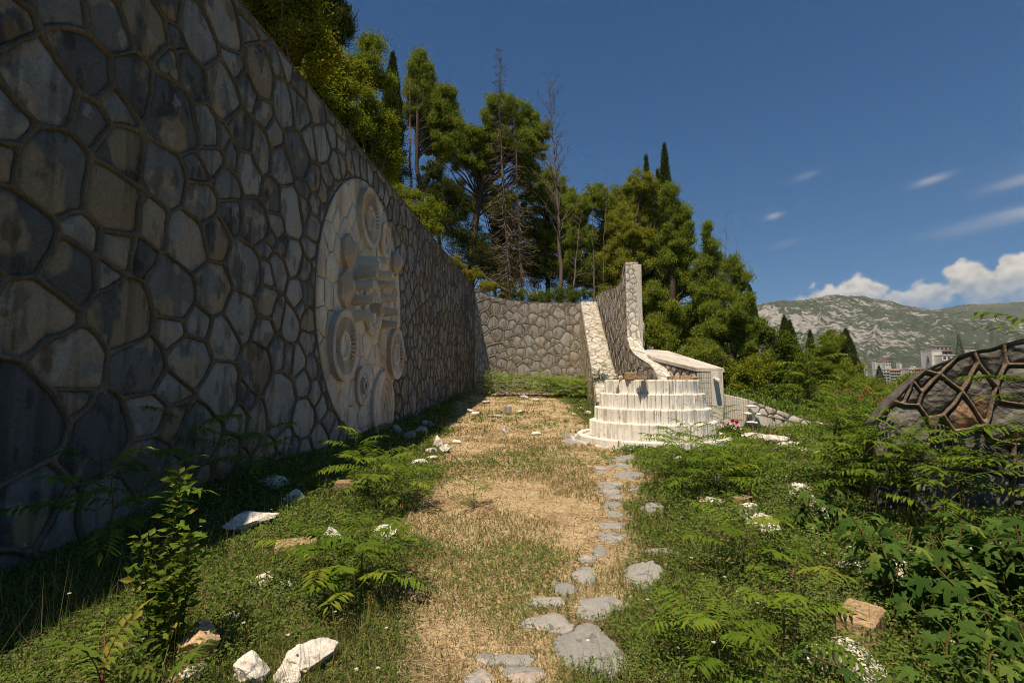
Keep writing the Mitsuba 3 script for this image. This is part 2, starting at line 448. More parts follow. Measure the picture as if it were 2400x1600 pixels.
# ------------------------------------------------------------------ masonry: irregular stones between mortar beads
def clip_half(P, n, c):
    """The part of the convex polygon P where n.x <= c."""
    s = P @ n - c
    if (s <= 0).all(): return P
    out = []
    for i in range(len(P)):
        j = (i + 1) % len(P)
        if s[i] <= 0: out.append(P[i])
        if (s[i] < 0) != (s[j] < 0) and abs(s[i] - s[j]) > 1e-12:
            out.append(P[i] + (P[j] - P[i]) * (s[i] / (s[i] - s[j])))
    return np.array(out) if len(out) > 2 else np.zeros((0, 2))


def power_cells(pts, rad, big=3.0, k=36):
    tree = cKDTree(pts); w = rad ** 2; out = []
    for i, p in enumerate(pts):
        P = p + np.array([[-big, -big], [big, -big], [big, big], [-big, big]])
        _, nb = tree.query(p, min(k, len(pts)))
        for j in nb[1:]:
            d = pts[j] - p
            P = clip_half(P, 2 * d, pts[j] @ pts[j] - p @ p - w[j] + w[i])
            if len(P) < 3: break
        out.append(P)
    return out


def throw(dom, classes, seed, pre=None, pre_r=None, aspect=1.0, pack=.86):
    """Dart throwing, largest radii first."""
    r = np.random.default_rng(seed)
    x0, y0, x1, y1 = dom.bounds
    pts = np.zeros((0, 2)) if pre is None else np.array(pre); rad = np.zeros(0) if pre is None else np.array(pre_r)
    sc = np.array([1.0, 1 / aspect])
    for R, n in classes:
        cand = np.stack([r.uniform(x0 - .2, x1 + .2, n), r.uniform(y0 - .2, y1 + .2, n)], 1)
        rr = R * r.uniform(.88, 1.14, n)
        for p, q in zip(cand, rr):
            if len(pts) and ((((pts - p) * sc) ** 2).sum(1) < (pack * (rad + q)) ** 2).any(): continue
            pts = np.vstack([pts, p]); rad = np.append(rad, q)
    return pts, rad


def radial(poly, c, ang):
    A = poly - c; B = np.roll(A, -1, axis=0); E = B - A
    d = np.stack([np.cos(ang), np.sin(ang)], 1)
    den = d[:, None, 0] * E[None, :, 1] - d[:, None, 1] * E[None, :, 0]
    den = np.where(np.abs(den) < 1e-12, 1e-12, den)
    t = (A[None, :, 0] * E[None, :, 1] - A[None, :, 1] * E[None, :, 0]) / den
    s = (A[None, :, 0] * d[:, None, 1] - A[None, :, 1] * d[:, None, 0]) / den
    ok = (t > 1e-9) & (s > -1e-6) & (s < 1 + 1e-6)
    t = np.where(ok, t, np.inf).min(1)
    return np.where(np.isfinite(t), t, 0)


def screen_size(p, area, n=None):
    q = p - EYE; z = q[1] * CP + q[2] * SP
    if z < .3: return 0
    u, v = q[0] / z * FPX, (-q[1] * SP + q[2] * CP) / z * FPX
    if abs(u) > 1230 or abs(v) > 830: return 0
    c = 1 if n is None else abs(np.dot(n, unit(q)))
    return area * c / z ** 2


def masonry(parent, mapper, dom, pts, rad, m_stone, m_mortar, rib_w=.07, rib_h=.025, out=(.0, .02), K=18, warp=.07, damp=None, limit=300, piece='stone', seed=1,
            round_=.3, dome=.012, edge=.86, joint_in=0.0, wfreq=1.3, mortar_name='mortar', tone=None, cells=None):
    r = np.random.default_rng(seed)
    if cells is None: cells = power_cells(pts, rad)
    dv = lambda q: 1.0 if damp is None else damp(q)

    def wp(q):
        z = np.stack([q[:, 0] * wfreq, q[:, 1] * wfreq, 0 * q[:, 0] + seed], -1)
        k = np.asarray(dv(q))
        off = np.stack([meshkit.fbm(z, 3, seed) - .5, meshkit.fbm(z + 31.7, 3, seed + 5) - .5], -1) * 2 * warp
        return q + off * (k[:, None] if k.ndim else k)

    mort = MB(); pieces = []
    reg = np.linspace(-np.pi, np.pi, K, endpoint=False)
    for ci, P in enumerate(cells):
        if len(P) < 3: continue
        pg = Polygon(P)
        if not pg.is_valid: continue
        if not dom.contains(pg):
            pg = pg.intersection(dom)
        if pg.is_empty: continue
        for g in getattr(pg, 'geoms', [pg]):
            if g.geom_type != 'Polygon' or g.area < 2e-4: continue
            co = np.array(g.exterior.coords)[:-1]
            if g.exterior.is_ccw is False: co = co[::-1]
            c = np.array(g.representative_point().coords[0]) if not g.contains(g.centroid) else np.array(g.centroid.coords[0])
            ca = np.arctan2(co[:, 1] - c[1], co[:, 0] - c[0])
            ang = np.sort(np.concatenate([reg, ca]))
            ang = ang[np.append(True, np.diff(ang) > 1e-4)]
            t0 = radial(co, c, ang)
            d = np.stack([np.cos(ang), np.sin(ang)], 1)
            ins = g.buffer(-rib_w / 2 * r.uniform(.8, 1.25))
            if ins.geom_type != 'Polygon': ins = max(getattr(ins, 'geoms', [ins]), key=lambda q: q.area) if not ins.is_empty else ins
            n = len(ang); i = np.arange(n); j = (i + 1) % n
            ok = not ins.is_empty and ins.area > 3e-3
            if ok:
                rr = round_ * math.sqrt(ins.area) * r.uniform(.6, 1.1)
                q = ins.buffer(-rr).buffer(rr, 6)
                if q.geom_type == 'Polygon' and not q.is_empty and q.area > .6 * ins.area: ins = q
                ic = np.array(ins.exterior.coords)[:-1]
                ok = ins.contains(Point(*c))
            if not ok:
                vv = np.vstack([c[None], c + d * t0[:, None]]); dd = np.append(rib_h * .8, np.full(n, rib_h))
                mort.add(mapper(wp(vv), dd), np.stack([i * 0, i + 1, j + 1], 1), r.random(2)); continue
            t1 = np.minimum(radial(ic, c, ang), t0 * .985)
            od = r.uniform(*out)
            mid = t0 * .42 + t1 * .58
            V = np.vstack([c + d * t0[:, None], c + d * mid[:, None], c + d * t1[:, None]])
            D = np.concatenate([np.full(n, rib_h), np.full(n, rib_h * .86), np.full(n, -.015 - joint_in)])
            F = np.vstack([np.stack([k * n + i, k * n + j, (k + 1) * n + j, (k + 1) * n + i], 1) for k in (0, 1)])
            mort.add(mapper(wp(V), D), F, r.random(2))
            # the stone: edge, shoulder, face
            fn = meshkit.noise(np.stack([(c[0] + d[:, 0] * t1) * 4, (c[1] + d[:, 1] * t1) * 4, 0 * t1 + seed], -1), 3) - .5
            V = np.vstack([c + d * (t1 * 1.01)[:, None], c + d * (t1 * edge)[:, None], c + d * (t1 * .45)[:, None], c[None]])
            D = np.concatenate([np.full(n, -.02 - joint_in), od + fn * dome, od + dome + fn * dome * .8, [od + dome * 1.2]])
            F = np.vstack([np.stack([k * n + i, k * n + j, (k + 1) * n + j, (k + 1) * n + i], 1) for k in (0, 1)])
            F = np.vstack([F[:, [0, 1, 2]], F[:, [0, 2, 3]], np.stack([2 * n + i, 2 * n + j, i * 0 + 3 * n], 1)])
            P3 = mapper(wp(V), D)
            t = r.random(2) if tone is None else tone(c, r)
            nn = unit(np.cross(P3[n + n // 3] - P3[n], P3[n + 2 * n // 3] - P3[n]))
            pieces.append((screen_size(P3[-1], g.area, nn), P3, F, t))
    put(mortar_name, mort.get(), m_mortar, parent, smooth=True)
    pieces.sort(key=lambda q: -q[0])
    rest = MB()
    for k, (s, v, f, t) in enumerate(pieces):
        if k < limit and s > 0: put(piece, (v, f, np.tile(t, (len(v), 1))), m_stone, parent, smooth=True)
        else: rest.add(v, f, t)
    if rest.n: put('stone_facing', rest.get(), m_stone, parent, smooth=True, kind='stuff')


def body(parent, pl, z0, z1, thick, m, d0=-.03, name='core'):
    """The solid behind a facing: pl = plan polyline of the front, n = outward normals from it; z1 may vary along it."""
    pl = np.asarray(pl, float); t = unit(np.gradient(pl, axis=0)); n = np.stack([t[:, 1], -t[:, 0]], 1)
    z1 = np.broadcast_to(z1, len(pl)); z0 = np.broadcast_to(z0, len(pl))
    a, b = pl + n * d0, pl - n * thick
    V = np.vstack([np.c_[a, z0], np.c_[a, z1], np.c_[b, z1], np.c_[b, z0]]); N = len(pl); i = np.arange(N - 1)
    F = np.vstack([np.stack([k * N + i, k * N + i + 1, (k + 1) * N + i + 1, (k + 1) * N + i], 1) for k in range(3)])
    e = np.array([[0, N, 2 * N, 3 * N], [N - 1, 4 * N - 1, 3 * N - 1, 2 * N - 1]])
    return put(name, (V, np.vstack([F, e])), m, parent)


def plane_map(pl):
    """Mapper of a facing that follows the plan polyline pl: u = length along it, v = height, d = outward."""
    pl = np.asarray(pl, float); L = np.append(0, np.cumsum(np.linalg.norm(np.diff(pl, axis=0), axis=1)))
    t = unit(np.gradient(pl, axis=0)); n = np.stack([t[:, 1], -t[:, 0]], 1)

    def m(q, d):
        x, y = np.interp(q[:, 0], L, pl[:, 0]), np.interp(q[:, 0], L, pl[:, 1])
        nx, ny = np.interp(q[:, 0], L, n[:, 0]), np.interp(q[:, 0], L, n[:, 1])
        return np.stack([x + nx * d, y + ny * d, q[:, 1]], 1)
    return m, L


def spline(P, n=40):
    P = np.asarray(P, float); t = np.arange(len(P)); from_ = np.linspace(0, len(P) - 1, n)
    from scipy.interpolate import CubicSpline
    return CubicSpline(t, P)(from_)


# ------------------------------------------------------------------ ground
gx = np.unique(np.round(np.concatenate([np.arange(-9, 14, .2), 14 * 1.13 ** np.arange(52), -9 * 1.13 ** np.arange(56)]), 3))
gy = np.unique(np.round(np.concatenate([np.arange(-4, 34, .2), 34 * 1.13 ** np.arange(45), -4 * 1.2 ** np.arange(36)]), 3))
gx = gx[np.abs(gx) < 8000]; gy = gy[(gy < 8000) & (gy > -3000)]
GX, GY = np.meshgrid(gx, gy)
V = np.stack([GX, GY, G(GX, GY)], -1).reshape(-1, 3)
i = np.arange(len(gx) - 1)[None, :] + len(gx) * np.arange(len(gy) - 1)[:, None]
F = np.stack([i, i + 1, i + 1 + len(gx), i + len(gx)], -1).reshape(-1, 4)
put('ground', (V, F), 'm_ground', smooth=True, kind='structure', label='sloping ground with trodden dry grass in the middle and soil under weeds on both sides')

# ------------------------------------------------------------------ the mountain across the valley
pa = np.array([1200, 1500, 1700, 1770, 1850, 1905, 1950, 2000, 2060, 2120, 2190, 2260, 2400, 2600])
pv = np.array([716, 724, 722, 711, 703, 699, 697, 697.5, 706, 718, 730, 742, 770, 800])
pv2 = np.array([800, 800, 800, 800, 800, 790, 780, 770, 755, 742, 727, 713, 707, 715])


def slope_of(u, v):
    r = np.array([ray(a, b) for a, b in zip(u, v)])
    return np.arctan2(r[:, 0], r[:, 1]), r[:, 2] / np.hypot(r[:, 0], r[:, 1])


ta, ts = slope_of(pa, pv); _, ts2 = slope_of(pa, pv2)
az = np.concatenate([np.linspace(-1.1, .1, 120, endpoint=False), np.linspace(.1, .95, 520), np.linspace(.96, 1.6, 60)]); rr = np.concatenate([np.linspace(1500, 4600, 150), np.linspace(4660, 7600, 80)])
AZ, RR = np.meshgrid(az, rr)
ext = lambda q, s: np.interp(q, np.concatenate([[-1.2, -.5], ta, [1.3, 1.7]]), np.concatenate([[.05, .08], s, [.09, .07]]))
h1, h2 = ext(AZ, ts) * 3900 + 1.6, ext(AZ, ts2) * 6300 + 1.6
p3 = np.stack([np.sin(AZ) * RR, np.cos(AZ) * RR, 0 * RR], -1)
nz = meshkit.fbm(p3 / 420, 5, 2) - .5; nz2 = meshkit.fbm(p3 / 90, 4, 12) - .5
gul = np.abs(meshkit.fbm(np.stack([AZ * 16, RR / 1500, 0 * AZ], -1), 4, 3) - .5)
rise = np.clip((RR - 1700) / 2200, 0, 1)
pro = rise ** 1.35 * (1.6 - .6 * rise)
m1 = -10 + (h1 + 10) * pro + (nz * 190 + nz2 * 38 - (gul - .1) * 240) * np.sin(np.pi * np.clip(rise * .94, 0, 1)) ** 1.1 + (nz2 * 9 * (rise > .9))
m1 = np.where(RR > 3900, m1 - (RR - 3900) * .22, m1)
r2 = np.clip((RR - 4600) / 1700, 0, 1)
m2 = -10 + (h2 + 10) * r2 ** 1.2 + nz * 150 * np.sin(np.pi * r2)
m2 = np.where(RR > 6300, m2 - (RR - 6300) * .3, m2)
Z = np.maximum(np.maximum(m1, m2), -14)
V = np.stack([p3[..., 0], p3[..., 1], Z], -1).reshape(-1, 3)
i = np.arange(len(az) - 1)[None, :] + len(az) * np.arange(len(rr) - 1)[:, None]
F = np.stack([i, i + 1, i + 1 + len(az), i + len(az)], -1).reshape(-1, 4)
put('mountain', (V, F), 'm_mountain', smooth=True, kind='structure', label='long limestone mountain across the valley with scrub and pale rock on its face')

# ------------------------------------------------------------------ long wall on the left
wall = thing('stone_wall', 'long high dark rubble stone wall running along the left side in shade', 'wall')
Y0, Y1 = -5.0, 28.72
lw = np.stack([xw(np.linspace(Y0, Y1, 60)), np.linspace(Y0, Y1, 60)], 1)
body(wall, lw, -1.0, WT, .85, 'm_mortar')
nw = unit(np.array([1, -.078]))
lmap = lambda q, d: np.stack([xw(q[:, 0]) + nw[0] * d, q[:, 0] + nw[1] * d, q[:, 1]], 1)
DY, DZ, DR, DE = 11.9, 3.42, 3.12, .855                                # centre and half height of the carved disc, and how much narrower than high it is
def dist_disc(q): return np.hypot((q[:, 0] - DY) / DE, q[:, 1] - DZ) - DR
def ellipse(R): return Polygon(np.stack([DY + DE * R * np.cos(np.linspace(0, 2 * np.pi, 180, endpoint=False)), DZ + R * np.sin(np.linspace(0, 2 * np.pi, 180, endpoint=False))], 1))
circle = ellipse(DR)
dom = sbox(Y0, -.5, Y1, WT).difference(circle)
m = 46; th = np.arange(m) * 2 * np.pi / m + .07
rj = rng.uniform(.22, .42, m)
pre = np.vstack([np.stack([DY + (DE * DR + s * rj) * np.cos(th), DZ + (DR + s * rj) * np.sin(th)], 1) for s in (1, -1)])
keep = np.tile(pre[:m, 1] > -.6, 2)
pts, rad = throw(sbox(Y0, -.5, Y1, WT), [(.42, 26), (.34, 180), (.28, 800), (.23, 2200), (.2, 2600), (.145, 2600), (.1, 1500)], 5, pre[keep], np.full(keep.sum(), .2), aspect=1.18)
inside = dist_disc(pts) < -.55
keepm = ~inside; pts, rad = pts[keepm], rad[keepm]
rad[:keep.sum()] = .2
wdamp = lambda q: np.clip((WT - q[:, 1]) / .3, 0, 1) * np.clip(dist_disc(q) / .3, 0, 1)
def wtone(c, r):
    # shade of the near end and bounce light round the disc, painted into tone
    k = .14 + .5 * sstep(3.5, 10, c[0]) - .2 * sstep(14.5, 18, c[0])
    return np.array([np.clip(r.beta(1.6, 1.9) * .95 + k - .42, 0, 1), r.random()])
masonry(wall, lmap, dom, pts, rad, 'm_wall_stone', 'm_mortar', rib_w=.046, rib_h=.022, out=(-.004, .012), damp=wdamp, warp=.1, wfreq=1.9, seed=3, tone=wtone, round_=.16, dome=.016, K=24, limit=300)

# ------------------------------------------------------------------ carved disc let into the wall
disc = thing('carved_disc', 'big round pale stone relief with rosettes and cones set in the dark wall', 'relief')
r = np.random.default_rng(11)
dd = ellipse(DR - .004)
pts, rad = throw(dd, [(.24, 90), (.2, 400), (.16, 900), (.12, 900)], 8, aspect=1.6, pack=.9)
dm = lambda q, d: lmap(q, d)
masonry(disc, dm, dd, pts, rad, 'm_disc', 'm_pale_joint', rib_w=.02, rib_h=-.012, out=(.024, .036), warp=.05, seed=9, round_=.03, dome=.003, edge=.965, piece='slab', mortar_name='joint',
        limit=160, damp=lambda q: np.clip(-dist_disc(q) / .3, 0, 1))


def wall_uv(u, v):
    """Wall coordinates (y, z) of the wall's face in the line of sight (u, v)."""
    k = ray(u, v); s = (-4.05 - .078 * 6.6) / (k[0] - .078 * k[1])
    return np.array([s * k[1], 1.6 + s * k[2]])


def on_disc(v3, cu, cv, flat=.66):
    """Local (across, up, out) coordinates about the wall point (cu, cv) to the world."""
    v3 = np.asarray(v3, float)
    return lmap(np.stack([cu + DE * v3[:, 0], cv + v3[:, 1]], 1), np.where(v3[:, 2] <= 0, 0, .042 + flat * v3[:, 2]))


def polar(radii, nth, dfun):
    """A disc-shaped relief: out(r, theta) on rings of the given radii, closed at the rim."""
    th = np.arange(nth) * 2 * np.pi / nth; R = np.asarray(radii, float)
    RR_, TT = np.meshgrid(R, th, indexing='ij')
    d = dfun(RR_, TT)
    v = np.stack([RR_ * np.cos(TT), RR_ * np.sin(TT), d], -1).reshape(-1, 3)
    i = np.arange(nth); j = (i + 1) % nth
    f = np.vstack([np.stack([k * nth + i, k * nth + j, (k + 1) * nth + j, (k + 1) * nth + i], 1) for k in range(len(R) - 1)])
    v = np.vstack([v, [[0, 0, dfun(np.zeros((1, 1)), np.zeros((1, 1)))[0, 0]]]])
    f = np.vstack([f[:, [0, 1, 2]], f[:, [0, 2, 3]], np.stack([i * 0 + len(v) - 1, i, j], 1)])
    return v, f


def rosette(u, v, R, n, label):
    cu, cv = wall_uv(u, v)
    def rim(r_, t):
        x = r_ / R
        return np.where(x > .985, -.02 + .0 * x, .17 - .015 * ((x - .86) / .14) ** 2)
    ring = (polar([R, R, R * .985, R * .95, R * .85, R * .81, R * .78], 64, lambda r_, t: np.where(r_ > R * .99, .0, .17) - np.where(r_ < R * .8, .08, 0)))
    vv = ring[0]; vv[:64, 2] = .0; vv[64:128, 2] = .165
    nn = len(vv) - 1
    f = ring[1][(ring[1] != nn).all(1)]
    part = put('rosette', (on_disc(vv, cu, cv), f, np.full((len(vv), 2), .7)), 'm_disc', disc, smooth=40 if False else False, label=label)
    # each flute is a petal of the funnel between the rim and the hub
    for k in range(n):
        t0, t1 = 2 * np.pi * k / n, 2 * np.pi * (k + .62) / n
        tt = np.array([t0, (t0 + t1) / 2, t1]); rs = np.array([.79, .6, .4]) * R; dz = np.array([.155, .125, .085])
        g = np.stack([np.stack([rs * math.cos(a), rs * math.sin(a), dz + (.02 if q == 1 else -.03)], 1) for q, a in enumerate(tt)], 0).reshape(-1, 3)
        fl = np.array([[0, 1, 4, 3], [1, 2, 5, 4], [3, 4, 7, 6], [4, 5, 8, 7]])
        put('flute', (on_disc(g, cu, cv), fl, np.tile([.35 + .5 * r.random(), 1.25], (9, 1))), 'm_disc', part)
    v2, f2 = polar(np.array([.79, .73, .58, .38]) * R, 48, lambda r_, t: np.interp(r_ / R, [.38, .58, .73, .79], [.02, .03, .04, .06]))
    keepf = f2[(f2 != len(v2) - 1).all(1)]
    put('funnel', (on_disc(v2, cu, cv), keepf, np.tile([.1, 1.5], (len(v2), 1))), 'm_disc', part, smooth=True)
    v3, f3 = polar(np.array([.44, .43, .4, .35, .32, .3, .2]) * R, 48, lambda r_, t: np.interp(r_ / R, [0, .2, .3, .32, .35, .4, .43, .44], [.004, .006, .02, .1, .14, .14, .1, .02]))
    put('hub', (on_disc(v3, cu, cv), f3, np.full((len(v3), 2), .6)), 'm_disc', part, smooth=True)


rosette(859, 512, .76, 34, 'fluted rosette highest on the disc')
rosette(797, 810, .78, 34, 'fluted rosette low on the left of the disc')
rosette(921, 829, .74, 30, 'fluted rosette low on the right of the disc')


def ringed(u, v, R, prof, name, label, uvv=.7):
    cu, cv = wall_uv(u, v); P = np.array(prof)
    vv, f = polar(P[:, 0] * R, 56, lambda r_, t: 0 * r_)
    vv[:56 * len(P), 2] = np.repeat(P[:, 1], 56); vv[-1, 2] = P[-1, 1]
    return put(name, (on_disc(vv, cu, cv), f, np.full((len(vv), 2), uvv)), 'm_disc', disc, smooth=False, label=label), cu, cv


ringed(896, 565, .48, [(1, 0), (1, .12), (.97, .13), (.72, .135), (.68, .07), (.45, .05), (.4, .075), (.2, .08)], 'ring', 'small plain ring beside the highest rosette')
ringed(843, 904, .47, [(1, 0), (1, .1), (.97, .11), (.7, .115), (.66, .06), (.42, .055), (.4, .2), (.3, .22), (.27, .18), (.2, .16)], 'boss', 'stepped boss with a round knob near the foot of the disc')
ringed(891, 952, .95, [(1, 0), (1, .12), (.98, .13), (.8, .13), (.79, .1), (.6, .105), (.59, .07), (.4, .075), (.39, .04), (.2, .045)], 'arc_wheel', 'wheel of stepped rings half sunk at the foot of the disc')
gear, gcu, gcv = ringed(868, 722, .72, [(1, 0), (1, .1), (.97, .11), (.62, .11), (.58, .05), (.3, .04)], 'gear_wheel', 'ring with a toothed rim in the middle of the cones')
for k in range(22):
    a = 2 * np.pi * k / 22; v_, f_ = trimesh.creation.icosphere(subdivisions=1).vertices * [.075, .075, .05], trimesh.creation.icosphere(subdivisions=1).faces
    put('tooth', (on_disc(v_ + [.8 * .72 * math.cos(a), .8 * .72 * math.sin(a), .11], gcu, gcv), f_, np.tile(r.random(2), (len(v_), 1))), 'm_disc', gear, smooth=True)
v_, f_ = lathe([(.2, 0), (.17, .42), (.12, .42), (.1, .3), (.001, .3)], 24)
put('tube', (on_disc(v_ + [0, -.05, 0], gcu, gcv), f_, np.full((len(v_), 2), .5)), 'm_disc', gear, smooth=30 if False else False)
for u, v, R, lab in [(806, 588, .4, 'upper faceted block on the left of the cones'), (801, 676, .44, 'lower faceted block on the left of the cones'), (920, 618, .38, 'faceted block on the right of the cones')]:
    cu, cv = wall_uv(u, v); a = np.arange(6) * np.pi / 3 + np.pi / 2
    base = np.stack([R * np.cos(a) * .8, R * np.sin(a), 0 * a], 1)
    vv = np.vstack([base, base + [0, 0, .13], base * .32 + [.02, .03, .36]])
    i6 = np.arange(6); j6 = (i6 + 1) % 6
    f = np.vstack([np.stack([k * 6 + i6, k * 6 + j6, (k + 1) * 6 + j6, (k + 1) * 6 + i6], 1) for k in (0, 1)])
    f = np.vstack([f[:, [0, 1, 2]], f[:, [0, 2, 3]], [[12, 13, 14], [12, 14, 15], [12, 15, 16], [12, 16, 17]]])
    put('faceted_block', (on_disc(vv, cu, cv), f, np.full((len(vv), 2), .95)), 'm_disc', disc, label=lab)
for u, v in [(842, 612), (840, 623), (832, 642), (827, 668), (825, 703), (828, 740), (878, 645), (885, 668), (890, 699), (892, 731), (891, 761), (862, 612)]:
    cu, cv = wall_uv(u, v)
    L = r.uniform(.46, .54)
    vv, f = lathe([(.001, .0), (.135, .0), (.135, .04), (.085, L - .02), (.07, L), (.001, L)], 20)
    vv[:, 1] -= vv[:, 2] * .02
    put('cone', (on_disc(vv, cu, cv, .95), f, np.tile(r.random(2) * .4, (len(vv), 1))), 'm_disc', disc, smooth=False)

# ------------------------------------------------------------------ curved wall at the far end
bwall = thing('end_wall', 'curved pale grey rubble wall closing the far end of the court', 'wall')
bp = spline(BACK, 48)
bm, L = plane_map(bp)
btop = lambda u: np.interp(u, [0, .6, 1.6, 3.2, 5, L[-1]], [7.2, 6.95, 6.72, 6.58, 6.5, 6.45])
body(bwall, bp, -.3, btop(L), .8, 'm_back_mortar')
uu = np.linspace(0.06, L[-1], 40)
dom = Polygon(np.vstack([[[0.06, 0], [L[-1], 0]], np.stack([uu, btop(uu)], 1)[::-1]]))
pts, rad = throw(sbox(0, 0, L[-1], 7.2), [(.36, 30), (.29, 120), (.24, 400), (.19, 700), (.14, 600)], 21, aspect=1.25)
masonry(bwall, bm, dom, pts, rad, 'm_back_stone', 'm_back_mortar', rib_w=.05, rib_h=.03, out=(-.004, .01), warp=.09, wfreq=1.9, seed=14, K=18, limit=160, round_=.14, dome=.008)

# ------------------------------------------------------------------ raking buttress that runs down from the end wall
but = thing('raking_buttress', 'sloping pale stone buttress running down from the end wall', 'buttress')
A, B, BW = np.array([4.32, 30.0]), np.array([3.2, 18.3]), .98          # left edge, top and foot
zt = lambda s: np.interp(s, [0, .9, 1], [6.5, 1.35, .75])
pl = np.stack([A + (B - A) * s for s in np.linspace(0, 1, 14)])
sl = np.linspace(0, 1, 14); LB = np.linalg.norm(B - A)
t = (B - A) / LB; nl = np.array([t[1], -t[0]]); nl = nl * (1 if nl[0] < 0 else -1)
V = np.vstack([np.c_[pl - nl * .03, 0 * sl], np.c_[pl - nl * .03, zt(sl) - .03], np.c_[pl - nl * BW, zt(sl) - .03], np.c_[pl - nl * BW, 0 * sl]]); N = 14; i = np.arange(N - 1)
F = np.vstack([np.stack([k * N + i, k * N + i + 1, (k + 1) * N + i + 1, (k + 1) * N + i], 1) for k in range(3)] + [np.array([[N - 1, 2 * N - 1, 3 * N - 1, 4 * N - 1]])])
put('core', (V, F), 'm_back_mortar', but)
side = lambda q, d: np.stack([A[0] + t[0] * q[:, 0] + nl[0] * d, A[1] + t[1] * q[:, 0] + nl[1] * d, q[:, 1]], 1)
dom = Polygon(np.vstack([[[0, 0], [LB, 0]], np.stack([sl * LB, zt(sl)], 1)[::-1]]))
pts, rad = throw(sbox(0, 0, LB, 6.5), [(.34, 120), (.27, 500), (.2, 900), (.15, 600)], 23, aspect=1.2)
masonry(but, side, dom, pts, rad, 'm_back_stone', 'm_back_mortar', rib_w=.04, rib_h=.014, out=(-.004, .006), warp=.05, dome=.004, round_=.14, seed=16, K=12, limit=110)
# the raking top: u runs down the slope, v across it
su = np.append(0, np.cumsum(np.hypot(np.diff(sl) * LB, np.diff(zt(sl)))))
def top_map(q, d):
    s = np.interp(q[:, 0], su, sl)
    p = A + (B - A) * s[:, None] - nl * q[:, 1:2]
    return np.stack([p[:, 0], p[:, 1] - .3 * d, zt(s) + .95 * d], 1)
dom = sbox(0, 0, su[-1], BW)
pts, rad = throw(dom, [(.27, 60), (.21, 300), (.14, 300)], 24, aspect=.9)
masonry(but, top_map, dom, pts, rad, 'm_pale_stone', 'm_pale_joint', rib_w=.045, rib_h=.01, out=(.014, .034), warp=.04, seed=17, K=12, limit=120, dome=.004, round_=.14, edge=.92,
        tone=lambda c, r: np.array([np.clip(r.random() * .6 + .4 - .75 * (c[1] > .66), 0, 1), r.random() * .8]))

# ------------------------------------------------------------------ winged wall that rears up into a horn and sweeps down behind the fountain
horn = thing('winged_wall', 'stone wall rearing up into a tall horn with a pale curved edge', 'wall')
wy = np.array([31.0, 29.6, 28, 26.3, 24.6, 23.3, 22.75, 22.4, 22.0])      # far to near along the top
wz = np.array([7.0, 6.93, 6.8, 6.6, 6.38, 6.27, 6.5, 6.9, 7.08])
ey = np.array([22.0, 22.0, 21.98, 21.85, 21.45, 20.8, 20.0, 19.2, 18.5, 18.0, 17.65, 17.4, 17.2, 17.0])   # the edge from the tip down
ez = np.array([7.08, 5.2, 4.28, 3.5, 3.03, 2.74, 2.52, 2.36, 2.2, 2.02, 1.78, 1.46, 1.05, .4])
prof = np.vstack([np.stack([wy, wz], 1), np.stack([ey, ez], 1)[1:]])
TH = .6
hm = lambda q, d: np.stack([xp(q[:, 0]) - d, q[:, 0], q[:, 1]], 1)
poly = Polygon(np.vstack([prof, [[16.5, 0], [31, 0]]]))
tri_v, tri_f = trimesh.creation.triangulate_polygon(poly, engine='earcut')
P = np.array(poly.exterior.coords)[:-1]
n = len(tri_v); front, backv = hm(tri_v, np.full(n, -.03)), hm(tri_v, np.full(n, -TH))
k = len(P); i = np.arange(k); j = (i + 1) % k
mbw = MB(); mbw.add(front, tri_f); mbw.add(backv, tri_f[:, ::-1]); mbw.add(np.vstack([hm(P, np.full(k, -.03)), hm(P, np.full(k, -TH))]), np.stack([i, j, k + j, k + i], 1))
put('core', mbw.get(), 'm_back_mortar', horn)
pts, rad = throw(poly, [(.34, 120), (.27, 500), (.2, 1200), (.15, 900)], 26, aspect=1.2)
masonry(horn, hm, poly, pts, rad, 'm_back_stone', 'm_back_mortar', rib_w=.04, rib_h=.014, out=(-.004, .006), warp=.05, dome=.004, round_=.14, seed=18, K=12, limit=160)
ep = np.stack([ey, ez], 1); es = np.append(0, np.cumsum(np.linalg.norm(np.diff(ep, axis=0), axis=1)))
et = unit(np.gradient(ep, axis=0)); en = np.stack([et[:, 1], -et[:, 0]], 1)      # out of the edge, towards the camera and up
en *= np.sign(-(en[:, :1]) + 1e-9)
def edge_map(q, d):
    y, z = np.interp(q[:, 0], es, ep[:, 0]), np.interp(q[:, 0], es, ep[:, 1])
    ny, nz_ = np.interp(q[:, 0], es, en[:, 0]), np.interp(q[:, 0], es, en[:, 1])
    return np.stack([xp(y) + q[:, 1] + .03, y + ny * d, z + nz_ * d], 1)
dom = sbox(.02, 0, es[-1], TH)
pts, rad = throw(dom, [(.17, 80), (.135, 400), (.1, 400)], 27, aspect=.8)
masonry(horn, edge_map, dom, pts, rad, 'm_edge_stone', 'm_edge_joint', rib_w=.02, rib_h=.008, joint_in=-.012, out=(.006, .016), warp=.03, seed=19, K=12, limit=130, piece='edge_stone', dome=.003, round_=.1, edge=.92)
v_, f_ = bbox(5.78, 6.02, 21.95, 23.4, 2.4, 6.95, .02)
put('concrete_rib', (v_, f_), 'm_concrete', horn, label='smooth grey concrete rib behind the pale edge')

